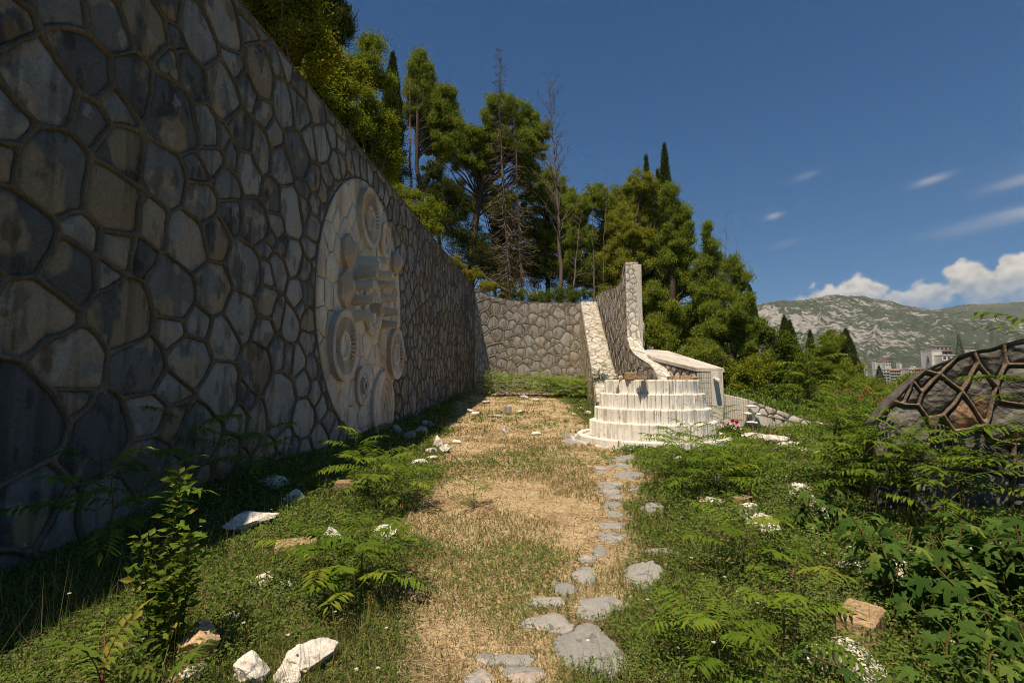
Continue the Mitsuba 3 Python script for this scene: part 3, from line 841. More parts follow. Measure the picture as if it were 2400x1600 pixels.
# ------------------------------------------------------------------ low roofed block with a spout, right of the fountain
blk = thing('spout_block', 'low wedge of pale masonry with a sloping slab roof and a spout', 'fountain')
zr = lambda y: 2.0 + .15 * (np.asarray(y) - 15.8)
A_, B_, C_, D_, E_ = np.array([6.06, 15.8]), np.array([6.84, 15.62]), np.array([7.1, 22]), np.array([6.1, 23]), np.array([5.62, 19.2])
rp = np.array([A_, B_, C_, D_, E_])
def prism(rp, z0, z1): 
    k = len(rp); i = np.arange(k); j = (i + 1) % k
    V = np.vstack([np.c_[rp, np.broadcast_to(z0, k)], np.c_[rp, np.broadcast_to(z1, k)]])
    F = np.vstack([np.stack([i, j, k + j, k + i], 1)])
    f = np.vstack([F[:, [0, 1, 2]], F[:, [0, 2, 3]], [[0, a + 1, a] for a in range(1, k - 1)], [[k, k + a, k + a + 1] for a in range(1, k - 1)]])
    return V, f
put('core', prism(rp + [.0, .03], -.2, zr(rp[:, 1]) - .13), 'm_back_mortar', blk)
rpo = rp + np.array([[-.03, -.04], [.04, -.04], [.06, 0], [0, 0], [-.04, 0]])
put('roof_slab', prism(rpo, zr(rpo[:, 1]) - .12, zr(rpo[:, 1])), 'm_concrete', blk, label='sloping pale slab roof')
pl = np.array([E_, A_]); fm, Lf = plane_map(pl)
dom = Polygon([[0, 0], [Lf[-1], 0], [Lf[-1], zr(15.7) - .13], [0, zr(19.2) - .13]])
pts, rad = throw(dom, [(.24, 60), (.19, 240), (.13, 300)], 31)
masonry(blk, fm, dom, pts, rad, 'm_pale_stone', 'm_mortar', rib_w=.055, rib_h=.02, dome=.005, out=(-.002, .01), warp=.04, seed=32, K=14, limit=60)
ft = unit(B_ - A_); fn_ = np.array([ft[1], -ft[0]]); FL = np.linalg.norm(B_ - A_)
def fbox(u0, u1, z0, z1, d0, d1, bev=.006):
    v, f = bbox(u0, u1, -d1, -d0, z0, z1, bev)
    p = A_ + v[:, :1] * ft - v[:, 1:2] * fn_
    return np.c_[p, v[:, 2]], f
cols = [0, .08, .16, .22, .3, .36, .43]
z = 0.0
for row in range(11):
    hh = .165 + .02 * math.sin(row * 2.1)
    z1 = min(z + hh, 1.86)
    for c in range(len(cols) - 1):
        v_, f_ = fbox(cols[c] + .004, cols[c + 1] - .004, z + .004, z1 - .004, -.02, .03 + .012 * rng.random())
        put('facing_tile', (v_, f_, np.tile([rng.random() * .5, .9 + .1 * rng.random()], (len(v_), 1))), 'm_concrete', blk)
    z = z1
v_, f_ = fbox(.435, FL, 0, 1.86, -.02, .045); put('pier', (v_, f_, np.tile([.8, .1], (len(v_), 1))), 'm_concrete', blk)
# half-round spout with a channel
prof_ = [(math.cos(a) * .075, math.sin(a) * .075) for a in np.linspace(math.pi, 2 * math.pi, 9)] + [(.05, .0), (.0, -.03), (-.05, .0)]
sp = Polygon(prof_); e = trimesh.creation.extrude_polygon(sp, .36, engine='earcut')
ev = np.array(e.vertices); p = A_ + (.57 + ev[:, :1]) * ft + (.04 + ev[:, 2:3]) * fn_
put('spout', (np.c_[p, 1.66 + ev[:, 1] - .08 * ev[:, 2]], np.array(e.faces)), 'm_white_block', blk)

# low fluted wall and the wall that runs down to the grass
lowp = thing('fluted_wall', 'low wall of upright grooved pale boards beside the spout block', 'wall')
p0, p1 = np.array([6.9, 15.75]), np.array([7.6, 15.6]); tt = unit(p1 - p0); nn = np.array([tt[1], -tt[0]]); LL = np.linalg.norm(p1 - p0)
k = 11
for a in range(k):
    u0, u1 = LL * a / k, LL * (a + 1) / k
    v, f = bbox(u0 + .003, u1 - .003, -.02 - .02 * rng.random(), .35, -.2, 1.13 - .17 * a / k + .01 * rng.random(), .012)
    put('slat', (np.c_[p0 + v[:, :1] * tt - v[:, 1:2] * nn, v[:, 2]], f, np.tile([.3 + .6 * rng.random(), rng.random() * .6], (len(v), 1))), 'm_concrete', lowp)
runw = thing('descending_wall', 'low pale wall with mosaic stone band running down into the grass', 'wall')
pl = np.array([[7.62, 15.6], [8.4, 15.45], [9.55, 15.05]]); rm, Lr = plane_map(pl)
ztop = lambda u: np.interp(u, [0, Lr[-1]], [.98, .22])
body(runw, pl, -.3, ztop(Lr), .4, 'm_concrete', d0=-.02)
zb = lambda u: np.interp(u, [0, Lr[-1]], [.55, .1])
dom = Polygon([[0, zb(0)], [Lr[-1], zb(Lr[-1])], [Lr[-1], ztop(Lr[-1])], [0, ztop(0)]])
pts, rad = throw(dom, [(.17, 60), (.13, 200), (.09, 200)], 41)
masonry(runw, rm, dom, pts, rad, 'm_pale_stone', 'm_mortar', rib_w=.018, rib_h=.004, out=(.0, .01), warp=.02, seed=42, K=12, limit=60, dome=.002, round_=.1, edge=.93)
u = 0
while u < Lr[-1] - .05:
    w = min(rng.uniform(.07, .16), Lr[-1] - u)
    q = np.array([[u + .004, -.25], [u + w - .004, -.25], [u + w - .004, zb(u + w) - .02], [u + .004, zb(u) - .02]])
    dep = .02 + .02 * rng.random()
    V = np.vstack([rm(q, np.full(4, -.03)), rm(q, np.full(4, dep))]); F = [[0, 1, 5, 4], [1, 2, 6, 5], [2, 3, 7, 6], [3, 0, 4, 7], [4, 5, 6, 7]]
    put('slat', (V, np.array(F), np.tile([.4 + .6 * rng.random(), rng.random() * .5], (8, 1))), 'm_concrete', runw)
    u += w
for k, u in enumerate([.72, .98, 1.3, 1.52]):
    v_, f_ = lathe([(.001, 0), (.055, 0), (.045, .06), (.001, .1)], 10)
    base = rm(np.array([[u, zb(u) + .02]]), np.array([.0]))[0]
    v_ = np.stack([v_[:, 0], -np.abs(v_[:, 2]) * 1.0, v_[:, 1] * .8], 1) + base
    put('hoof', (v_, f_, np.tile([.1, .9], (len(v_), 1))), 'm_rib', runw)
end = thing('wall_stub', 'short broken end of pale wall half hidden by grass', 'wall')
pl = np.array([[9.62, 15.2], [10.25, 15.0], [10.75, 14.9]]); em, Le = plane_map(pl)
body(end, pl, -.6, [.3, .1, -.1], .35, 'm_concrete', d0=-.02)
dom = Polygon([[0, -.3], [Le[-1], -.4], [Le[-1], -.1], [0, .3]])
pts, rad = throw(dom, [(.13, 60), (.1, 200)], 43)
masonry(end, em, dom, pts, rad, 'm_pale_stone', 'm_pale_joint', rib_w=.02, rib_h=.0, out=(.0, .012), seed=44, K=10, limit=20, warp=.02)

# scrolled ornament on the descending wall
scr = thing('scroll_ornament', 'white stone ornament of stacked lens shapes on a curling stem', 'ornament')
for (u, v, w, hgt) in [(1760, 952, .27, .075), (1752, 969, .2, .085), (1777, 970, .12, .05), (1757, 989, .17, .06), (1770, 990, .1, .05)]:
    c = at(u, v, 15.35); m = trimesh.creation.icosphere(subdivisions=2)
    put('lens', (np.array(m.vertices) * [w * .62, .13, hgt * .62] + c, np.array(m.faces), np.full((len(m.vertices), 2), .8)), 'm_white_block', scr, smooth=True)
pth = np.array([at(u, v, 15.45) for u, v in [(1756, 958), (1762, 966), (1766, 974), (1765, 984), (1760, 994), (1764, 1004), (1768, 1010)]])
put('stem', (*tube(spline(pth, 16), .05, 8), ), 'm_white_block', scr, smooth=True)

# ------------------------------------------------------------------ the stepped round fountain
fo = thing('tiered_fountain', 'round white stone fountain of four stepped tiers in a low basin', 'fountain')
FC = np.array([3.74, 13.0])
r = np.random.default_rng(17)


def tier(name, R, z0, z1, n, label):
    key = nkey(fo + '__' + name); labels[key] = {'label': label}
    w = r.uniform(.75, 1.25, n); a = np.append(0, np.cumsum(w / w.sum())) * 2 * np.pi + r.random()
    for k in range(n):
        a0, a1 = a[k] + .004 / R, a[k + 1] - .004 / R
        m = 7; aa = np.linspace(a0, a1, m)
        off = r.uniform(-.012, .012) + np.cumsum(r.normal(0, .006, m)); off[0] -= .008; off[-1] -= .01 + r.uniform(0, .05)
        if r.random() < .5: off[r.integers(2, m - 2)] -= r.uniform(.012, .03)
        Rr = R + off
        zt_ = z1 + r.uniform(-.004, .004)
        rows = [(z0 - .01, 0), (zt_ - .025, 0), (zt_, -.025), (zt_, -.34)]
        V = np.vstack([np.stack([FC[0] + (Rr + o if o > -.3 else np.full(m, R + o)) * np.cos(aa), FC[1] + (Rr + o if o > -.3 else np.full(m, R + o)) * np.sin(aa), np.full(m, zz)], 1) for zz, o in rows])
        i = np.arange(m - 1)
        F = np.vstack([np.stack([q * m + i, q * m + i + 1, (q + 1) * m + i + 1, (q + 1) * m + i], 1) for q in range(3)])
        V = np.vstack([V, [[FC[0] + (R - .3) * math.cos(b), FC[1] + (R - .3) * math.sin(b), zz] for b in (a0, a1) for zz in (z0 - .01, zt_)]])
        q0 = 4 * m
        F = np.vstack([F, [[0, m, 2 * m, q0 + 1], [0, q0 + 1, q0, q0], [m - 1, 2 * m - 1, 3 * m - 1, q0 + 3], [m - 1, q0 + 3, q0 + 2, q0 + 2]]])
        put('block', (V, F, np.tile(np.clip(r.normal([.62, .5], .28, 2), 0, 1), (len(V), 1))), 'm_white_block', key)
    return key


tier('tier', 1.23, 1.25, 1.6, 46, 'topmost tier of the fountain')
tier('tier', 1.35, .88, 1.255, 48, 'second tier from the top')
tier('tier', 1.49, .54, .885, 52, 'third tier from the top')
tier('tier', 1.62, .14, .545, 56, 'lowest tier of the fountain')
v_, f_ = lathe([(1.5, .0), (1.5, .3), (1.38, .7), (1.2, 1.0), (1.1, 1.54), (.001, 1.55)], 40)
put('fill', (v_ + [*FC, 0], f_), 'm_rubble', fo, label='rubble filling inside the tiers')
for k in range(14):
    a0, a1 = 2 * np.pi * k / 14 + .004, 2 * np.pi * (k + 1) / 14 - .004
    aa = np.linspace(a0, a1, 9); pr = [(1.98, -.1), (1.98, .15), (1.96, .175), (1.85, .175), (1.83, .15), (1.83, -.1)]
    V = np.vstack([np.stack([FC[0] + q * np.cos(aa), FC[1] + q * np.sin(aa), np.full(9, zz)], 1) for q, zz in pr]); i = np.arange(8)
    F = np.vstack([np.stack([q * 9 + i, q * 9 + i + 1, (q + 1) * 9 + i + 1, (q + 1) * 9 + i], 1) for q in range(5)])
    F = np.vstack([F, [[0, 9, 18, 27], [0, 27, 36, 45], [8, 17, 26, 35], [8, 35, 44, 53]]])
    put('kerb_stone', (V, F, np.tile([.75 + .2 * r.random(), .4], (len(V), 1))), 'm_white_block', fo)
v_, f_ = lathe([(1.85, .1), (1.5, .12)], 48); put('basin_floor', (v_ + [*FC, 0], f_), 'm_rubble', fo)
for k in range(64):
    a = 2 * np.pi * (k + r.uniform(-.3, .3)) / 64; q = 2.05 + r.uniform(-.03, .08)
    v_, f_ = rock((r.uniform(.12, .22), r.uniform(.14, .24), .07), 700 + k, sub=1)
    v_ = v_ + [FC[0] + q * math.cos(a), FC[1] + q * math.sin(a), float(G(FC[0] + q * math.cos(a), FC[1] + q * math.sin(a))) + .0]
    put('footing_stone', (v_, f_, np.tile([.6 + .4 * r.random(), .2], (len(v_), 1))), 'm_rubble', fo)

# loose blocks lying on the fountain
def loose(name, lab, cat, u, v, y, size, matn, seed, rz=0.0, box_=True, group=None, z=1.6):
    c = at(u, v, y)
    if box_: v_, f_ = bbox(-size[0] / 2, size[0] / 2, -size[1] / 2, size[1] / 2, 0, size[2], min(size) * .1)
    else:
        v_, f_ = rock(size, seed, sub=1); v_ = v_ - [0, 0, v_[:, 2].min()]
    v_ = v_ @ rotz(rz)[:3, :3].T + [c[0], y, z]
    return put(name, (v_, f_, np.tile(np.random.default_rng(seed).random(2), (len(v_), 1))), matn, None, label=lab, cat=cat, group=group)


loose('stone_block', 'large tan stone block standing on the fountain rim', 'block', 1478, 885, 12.1, (.27, .2, .19), 'm_tan_block', 1, .1)
loose('stone_block', 'flat tan stone overhanging the front of the fountain rim', 'block', 1502, 889, 11.72, (.25, .28, .085), 'm_tan_block', 2, -.05)
loose('stone_block', 'leftmost tan brick in the row on the right of the fountain rim', 'block', 1570, 889, 12.2, (.09, .15, .09), 'm_tan_block', 3, .1)
loose('stone_block', 'second tan brick in the row on the right of the fountain rim', 'block', 1584, 889, 12.2, (.15, .15, .1), 'm_tan_block', 4, -.08)
loose('stone_block', 'longest tan brick in the row on the right of the fountain rim', 'block', 1605, 889, 12.25, (.25, .14, .1), 'm_tan_block', 5, .05)
loose('stone_block', 'broken tan lump at the right end of the fountain rim', 'block', 1627, 889, 12.4, (.2, .2, .11), 'm_tan_block', 6, .3, False)
loose('loose_stone', 'tan stone on the left of the fountain rim', 'stone', 1443, 889, 12.2, (.14, .14, .1), 'm_tan_block', 7, .3, False)
loose('loose_stone', 'small white stone lying on top of a tan stone on the fountain rim', 'stone', 1443, 880, 12.2, (.1, .1, .07), 'm_rubble', 8, .3, False, z=1.69)
loose('loose_stone', 'flat white stone furthest left on the fountain rim', 'stone', 1431, 889, 12.3, (.13, .13, .06), 'm_rubble', 9, .3, False)
loose('loose_stone', 'white stone between the tan stone and the large block on the rim', 'stone', 1455, 889, 12.25, (.12, .12, .11), 'm_rubble', 10, .3, False)

# ------------------------------------------------------------------ plants: builders
def needles(P, D, L, W, r):
    """Slender triangles from P along D."""
    n = len(P); s = unit(np.cross(D, r.normal(size=(n, 3))))
    L = np.broadcast_to(L, n)[:, None]; W = np.broadcast_to(W, n)[:, None]
    V = np.stack([P - s * W / 2, P + s * W / 2, P + D * L], 1).reshape(-1, 3)
    return V, np.arange(3 * n).reshape(-1, 3), np.repeat(r.random((n, 2)), 3, 0)


def diamonds(P, D, L, W, r, up=None, fold=.25):
    """Leaves: two triangles folded along the midrib; D points along the leaf."""
    n = len(P); N = unit(r.normal(size=(n, 3)) * .7 + (np.array([0, 0, 1.0]) if up is None else up)); S = unit(np.cross(D, N)); N = np.cross(S, D)
    L = np.broadcast_to(L, n)[:, None]; W = np.broadcast_to(W, n)[:, None]
    m = P + D * L * .45
    V = np.stack([P, m + S * W / 2 + N * W * fold, P + D * L, m - S * W / 2 + N * W * fold], 1).reshape(-1, 3)
    b = np.arange(n)[:, None] * 4
    F = np.vstack([b + [0, 1, 2], b + [0, 2, 3]])
    return V, F, np.repeat(r.random((n, 2)), 4, 0)


def ball(n, r):
    return unit(r.normal(size=(n, 3))) * r.random((n, 1)) ** (1 / 3)


def place_lobes(lobes, y, r, deep=.9):
    """Ellipsoids of the crown in metres, from (u, v, ru, rv) in the photograph's pixels at the distance y."""
    out = []
    for (u, v, ru, rv) in lobes:
        yy = y + r.uniform(-.25, .25) * ru * px_m(y) * 2
        out.append((at(u, v, yy), np.array([ru, ru * deep, rv]) * px_m(yy), math.pi * ru * rv))
    return out


def bent(a, b, r, n=6, amp=.06):
    t = np.linspace(0, 1, n)[:, None]; a, b = np.asarray(a, float), np.asarray(b, float)
    off = np.cumsum(r.normal(0, 1, (n, 3)), 0); off -= off[0] + (off[-1] - off[0]) * t
    return a + (b - a) * t + off * amp * np.linalg.norm(b - a) / math.sqrt(n)


def foot(u, y):
    p = at(u, 800, y)
    return np.array([p[0], y, float(G(p[0], y)) - .15])


def pine(label, y, base_u, lobes, mat_='m_pine', bark='m_bark', tr=.2, dens=1.0, seed=0, group=None, puff=.4, lean=0, name='pine_tree', top=None, nl=.22, nw_=.045):
    r = np.random.default_rng(1000 + seed)
    key = thing(name, label, 'tree', group)
    L = place_lobes(lobes, y, r)
    tip = at(*top, y) if top else max((c + [0, 0, e[2] * .7] for c, e, _ in L), key=lambda q: q[2])
    b = foot(base_u, y)
    tp = bent(b, tip, r, 9, .035); tp[1:-1, 0] += lean * np.sin(np.linspace(0, np.pi, 9))[1:-1]
    put('trunk', tube(tp, tr * np.linspace(1.15, .18, 9), 8), bark, key, smooth=True)
    limbs = MB(); fo_ = MB()
    for c, e, apx in L:
        k = max(6, int(3.3 * e[0] * e[2] / puff ** 2))
        cen = c + ball(k, r) * e * .93
        n = max(30, int(apx * 2.1 * dens / k))
        for q in cen:
            pr = puff * r.uniform(.45, 1.1)
            d = unit(r.normal(size=(n, 3)) * [1, 1, .75] + [0, 0, .42])
            sq = np.array([1, 1, .85])
            P = q + r.normal(size=(n, 3)) * sq * pr * .52
            D = unit(d * .65 + [0, 0, .55] + r.normal(size=(n, 3)) * .42)
            fo_.add(*needles(P, D, nl * r.uniform(.7, 1.3, n), nw_, r))
            t = np.clip((q[2] - b[2]) / max(tip[2] - b[2], .1) * r.uniform(.72, .95), .12, .95)
            a = np.array([np.interp(t, np.linspace(0, 1, 9), tp[:, i]) for i in range(3)])
            if r.random() < .28: limbs.add(*tube(bent(a, q, r, 5, .1), tr * np.linspace(.26, .06, 5), 4, False), r.random(2))
    if limbs.n: put('limbs', limbs.get(), bark, key, smooth=True)
    put('crown', fo_.get(), mat_, key)
    return key


def cypress(label, y, tip, v_base, width, seed=0, mat_='m_cypress', group=None, dens=1.0, twin=None, belly=.35):
    r = np.random.default_rng(2000 + seed)
    key = thing('cypress_tree', label, 'tree', group)
    fo_ = MB()
    b0 = at(tip[0], v_base, y)
    for (u, v, w) in [(tip[0], tip[1], width)] + ([twin] if twin else []):
        a = at(u, v, y); h = a[2] - b0[2]; n = int(w * (v_base - v) * .95 * dens); R = w / 2 * px_m(y)
        t = 1 - r.random(n) ** .7 * .999
        prof = np.minimum(np.minimum((1 - t) / (1 - belly), 1) ** .78, .55 + t * 1.6)
        th = r.random(n) * 6.283
        lump = .74 + .4 * meshkit.fbm(np.stack([np.cos(th) * 2, np.sin(th) * 2, t * 14], -1), 3, seed)
        q = R * prof * lump * (.55 + .45 * r.random(n) ** .5)
        P = np.stack([a[0] + q * np.cos(th), y + q * np.sin(th), b0[2] + t * h], 1)
        D = unit(np.stack([np.cos(th) * .25, np.sin(th) * .25, np.ones(n)], 1) + r.normal(size=(n, 3)) * .16)
        fo_.add(*needles(P, D, np.clip(h * .05, .16, .4) * r.uniform(.6, 1.3, n), .075, r))
    f0 = foot(tip[0], y)
    if f0[2] < b0[2] - .1 : pass
    put('trunk', tube(bent([b0[0], y, min(f0[2], b0[2] - .3)], [b0[0], y, b0[2] + h * .6], r, 5, .01), [.16, .14, .1, .07, .03], 7), 'm_bark', key, smooth=True)
    put('crown', fo_.get(), mat_, key)


def bush(name, label, y, lobes, mat_, leaf=.09, dens=.5, seed=0, group=None, cat='shrub', ground=True, stems=5, parent=None):
    r = np.random.default_rng(3000 + seed)
    key = thing(name, label, cat, group)
    fo_ = MB(); st = MB(); L = place_lobes(lobes, y, r)
    b = foot(np.mean([q[0] for q in lobes]), y)
    for c, e, apx in L:
        k = max(8, int(e[0] * e[2] * 22)); k = min(k, 220)
        n = int(apx * dens / k) + 4
        cen = c + unit(r.normal(size=(k, 3))) * r.random((k, 1)) ** .5 * e * (.7 + .45 * r.random((k, 1)))
        pr = .3 * (e[0] * e[2]) ** .5 * (9 / k) ** .2
        for q in cen:
            d = unit(r.normal(size=(n, 3)) + [0, 0, .15])
            P = q + r.normal(size=(n, 3)) * pr * r.uniform(.35, .75)
            D = unit(d * .6 + r.normal(size=(n, 3)) * .6 + [0, 0, -.1])
            fo_.add(*diamonds(P, D, leaf * r.uniform(.7, 1.35, n), leaf * .55, r))
        for _ in range(stems):
            q = c + ball(1, r)[0] * e * .8
            st.add(*tube(bent(b + ball(1, r)[0] * [.3, .3, 0], q, r, 6, .08), .035 * np.linspace(1, .25, 6), 4, False), r.random(2))
    if st.n: put('stems', st.get(), 'm_twig', key)
    put('crown', fo_.get(), mat_, key)
    return key


def dead_tree(label, y, base_u, tip, seed, tr=.16, nb=40, blen=1.6, start=.25, rise=-.1, bark='m_twig', group=None, name='dead_tree', mid=None, twig=5, v_base=None):
    r = np.random.default_rng(4000 + seed)
    key = thing(name, label, 'tree', group)
    b = foot(base_u, y) if v_base is None else at(base_u, v_base, y); t_ = at(*tip, y)
    tp = bent(b, t_, r, 12, .018)
    put('trunk', tube(tp, tr * .8 * np.linspace(1.1, .06, 12), 8), bark if bark != 'm_twig' else 'm_bark_grey', key, smooth=True)
    br = MB()
    for k in range(nb):
        s = start + (1 - start) * (k + r.random()) / nb
        a = np.array([np.interp(s, np.linspace(0, 1, 12), tp[:, i]) for i in range(3)])
        th = r.random() * 6.283; ln = blen * (1 - s * (.86 if rise < 0 else .66)) * r.uniform(.4, 1.15)
        e = a + ln * np.array([math.cos(th), math.sin(th), rise + r.normal(0, .22)])
        c = bent(a, e, r, 7, .1); c[:, 2] -= .14 * ln * np.sin(np.linspace(0, np.pi, 7)) * (1 if rise <= 0 else -1)
        rad = tr * .2 * (1 - s * .6) + .006
        br.add(*tube(c, np.linspace(rad, .006, 7), 4, False), r.random(2))
        for _ in range(twig):
            i = r.integers(2, 7); dd = unit(r.normal(size=3) * [.8, .8, .5] + [math.cos(th) * .6, math.sin(th) * .6, rise])
            q = c[i]; br.add(*tube(bent(q, q + dd * ln * r.uniform(.15, .4), r, 4, .12), [.013, .011, .008, .005], 3, False), r.random(2))
    put('branches', br.get(), 'm_twig', key)
    return key


# ------------------------------------------------------------------ shrubs and trees on the hillside above the walls
bush('leafy_shrub', 'olive green leafy shrub spilling over the wall top at the upper edge', 10.2, [(610, 20, 70, 75), (690, 70, 80, 80), (650, -50, 110, 70), (740, 140, 70, 70), (600, -120, 150, 80)], 'm_shrub_yellow', .085, .75, 1, stems=1)
bush('leafy_shrub', 'dense mid green shrub above the wall top over the upper disc', 12.6, [(745, 190, 60, 70), (790, 250, 65, 75), (810, 170, 50, 60), (700, 120, 60, 60)], 'm_shrub', .085, .8, 2)
bush('leafy_shrub', 'bright green feathery shrub behind the wall right of the disc top', 15.8, [(850, 290, 65, 70), (880, 370, 60, 65), (840, 340, 55, 60), (910, 320, 40, 55)], 'm_shrub', .085, .8, 3)
bush('leafy_shrub', 'bright green shrub beneath the thin pale trunk', 20.0, [(935, 450, 50, 40), (985, 490, 50, 45), (1005, 530, 35, 45), (950, 490, 40, 40)], 'm_shrub', .09, .8, 4)
bush('leafy_shrub', 'yellow green low shrub on the bank above the wall corner', 31.5, [(1065, 615, 30, 24), (1105, 645, 32, 24), (1140, 668, 34, 22), (1085, 640, 26, 24)], 'm_shrub_yellow', .11, .9, 5)
bush('leafy_shrub', 'low dark green shrub behind the middle of the end wall', 33.5, [(1205, 690, 36, 22), (1245, 700, 34, 18), (1180, 680, 26, 22)], 'm_shrub', .11, .8, 6)
bush('leafy_shrub', 'dark leafy shrub behind the end wall left of the buttress', 33, [(1310, 692, 44, 26), (1350, 690, 36, 24), (1275, 700, 30, 22)], 'm_thicket', .11, .8, 7)
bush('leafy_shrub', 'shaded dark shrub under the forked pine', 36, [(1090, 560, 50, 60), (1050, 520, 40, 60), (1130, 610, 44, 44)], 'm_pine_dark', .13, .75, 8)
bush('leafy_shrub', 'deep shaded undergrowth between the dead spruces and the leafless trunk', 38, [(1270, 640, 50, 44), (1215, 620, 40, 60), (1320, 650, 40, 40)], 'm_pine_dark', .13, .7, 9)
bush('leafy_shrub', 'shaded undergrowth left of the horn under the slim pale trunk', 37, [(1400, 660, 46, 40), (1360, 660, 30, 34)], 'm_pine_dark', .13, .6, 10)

pine('dark ragged pine rising out of the top of the frame beside the shrub', 21, 780, [(770, 20, 45, 60), (800, 80, 26, 36), (760, -70, 60, 70), (740, 90, 40, 40)], 'm_pine_dark', tr=.25, seed=1, puff=.5)
pine('pine with long bare branches reaching right from the dark ragged pine', 24, 800, [(868, 120, 26, 26), (850, 170, 50, 36), (880, 190, 36, 24), (820, 200, 34, 30)], 'm_pine', tr=.18, seed=2, puff=.5, lean=.3)
cypress('narrow dark cypress left of the pine with a pale trunk', 27, (921, 132), 400, 58, 1, dens=1.0)
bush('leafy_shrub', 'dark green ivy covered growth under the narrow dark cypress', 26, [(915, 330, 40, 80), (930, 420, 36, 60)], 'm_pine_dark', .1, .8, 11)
pine('tall pine with wide layered crown and hanging bare twigs', 30, 990, [(985, 150, 30, 40), (970, 200, 28, 44), (1010, 210, 40, 44), (1045, 250, 34, 60), (1020, 290, 44, 40), (975, 260, 34, 44), (1060, 300, 22, 40), (1020, 340, 40, 28)], 'm_pine', tr=.2, seed=3)
dead_tree('slim reddish pale trunk with a tuft of bare hanging twigs', 27, 962, (962, 170), 1, tr=.13, nb=46, blen=1.9, start=.3, rise=-.45, bark='m_bark_red', twig=6)
pine('forked dark trunked pine under a broad flat crown', 36, 1100, [(1060, 350, 50, 40), (1100, 330, 40, 34), (1160, 270, 36, 50), (1150, 340, 60, 40), (1195, 260, 50, 40), (1240, 300, 36, 60), (1210, 340, 50, 50), (1110, 390, 60, 26), (1270, 310, 18, 26), (1260, 350, 26, 30), (1230, 400, 40, 44)], 'm_pine', tr=.36, seed=4, lean=-.9)
pine('second stem of pine with dark lower boughs behind the dead spruces', 40, 1290, [(1250, 470, 40, 50), (1290, 440, 40, 50), (1310, 500, 30, 50), (1270, 540, 50, 40), (1180, 480, 40, 44)], 'm_pine', tr=.2, seed=5)
pine('pine seen through the branches left of the forked trunk', 42, 1045, [(1050, 450, 50, 40), (1010, 420, 40, 44), (1080, 480, 36, 44), (1020, 500, 40, 40)], 'm_pine_dark', tr=.2, seed=6)
pine('far shaded pine filling the gap under the broad flat crown', 50, 1165, [(1150, 470, 60, 44), (1200, 530, 60, 50), (1140, 590, 50, 50), (1240, 600, 60, 50), (1290, 600, 50, 50), (1180, 640, 60, 34)], 'm_pine_dark', tr=.2, seed=16, nl=.3, nw_=.06, dens=.7)
pine('far pine behind the leafless tree', 48, 1330, [(1325, 480, 40, 44), (1335, 540, 44, 44), (1300, 560, 40, 44), (1380, 640, 50, 34)], 'm_pine', tr=.2, seed=17, nl=.3, nw_=.06, dens=.8)
dead_tree('tallest dead spruce with a bare crooked spire', 33, 1205, (1166, 112), 2, tr=.19, nb=170, blen=2.4, start=.12, rise=-.32, twig=11)
dead_tree('dead spruce just right of the tallest one', 33.6, 1228, (1203, 232), 3, tr=.15, nb=130, blen=2.1, start=.12, rise=-.34, twig=11)
dead_tree('leafless tree with upswept branches left of the gap', 34, 1318, (1287, 198), 4, tr=.19, nb=80, blen=2.5, start=.3, rise=1.3, twig=5)
dead_tree('slender pale dead trunk leaning right with curling branches', 33.5, 1333, (1362, 470), 5, tr=.1, nb=22, blen=1.7, start=.2, rise=.5, twig=4)
dead_tree('straight slim pale trunk in front of the rounded pine', 35, 1394, (1388, 470), 6, tr=.12, nb=14, blen=1.2, start=.25, rise=.3, twig=3)
dead_tree('thin bare whip standing above the rounded pine', 36, 1404, (1420, 388), 7, tr=.07, nb=8, blen=.8, start=.5, rise=.8, twig=2)
dead_tree('fallen grey trunk lying along the bank above the corner', 32.3, 1192, (1030, 575), 8, tr=.13, nb=26, blen=1.5, start=.05, rise=.2, twig=5, v_base=684)
pine('rounded light green pine left of the horn', 39, 1420, [(1395, 470, 44, 40), (1440, 490, 50, 50), (1350, 500, 40, 46), (1480, 470, 40, 44), (1370, 570, 50, 40), (1440, 560, 50, 44), (1335, 560, 44, 44), (1345, 620, 44, 34), (1410, 625, 46, 34)], 'm_pine', tr=.18, seed=7)
pine('yellow green feathery pine leaning toward the horn', 36, 1440, [(1505, 430, 36, 30), (1470, 520, 50, 50), (1490, 560, 50, 40), (1440, 600, 40, 34), (1450, 650, 40, 34), (1520, 480, 34, 44), (1410, 690, 30, 24), (1490, 620, 40, 44), (1500, 690, 30, 34)], 'm_pine_yellow', tr=.2, seed=8)
cypress('shorter dark cypress spire behind the yellow pine', 41, (1514, 368), 760, 44, 2)
cypress('tallest dark cypress spire behind the horn', 40, (1557, 340), 790, 60, 3, twin=(1541, 400, 34))
pine('large dense pine right of the cypress spires', 33, 1590, [(1572, 462, 22, 34), (1590, 500, 28, 34), (1612, 540, 22, 34), (1578, 560, 40, 40), (1612, 600, 26, 34), (1570, 620, 44, 40), (1600, 660, 40, 34), (1556, 690, 40, 40), (1590, 730, 50, 34), (1630, 690, 20, 34), (1625, 740, 30, 30), (1560, 770, 50, 34), (1605, 790, 40, 26)], 'm_pine', tr=.3, seed=9)
pine('pine with a narrow pointed top', 31, 1665, [(1660, 545, 11, 28), (1664, 585, 18, 28), (1652, 622, 22, 26), (1682, 612, 20, 22), (1664, 655, 32, 26), (1640, 690, 24, 26), (1690, 690, 34, 26), (1660, 730, 40, 28), (1690, 770, 44, 28), (1646, 790, 40, 28)], 'm_pine', tr=.2, seed=10, top=(1660, 515))
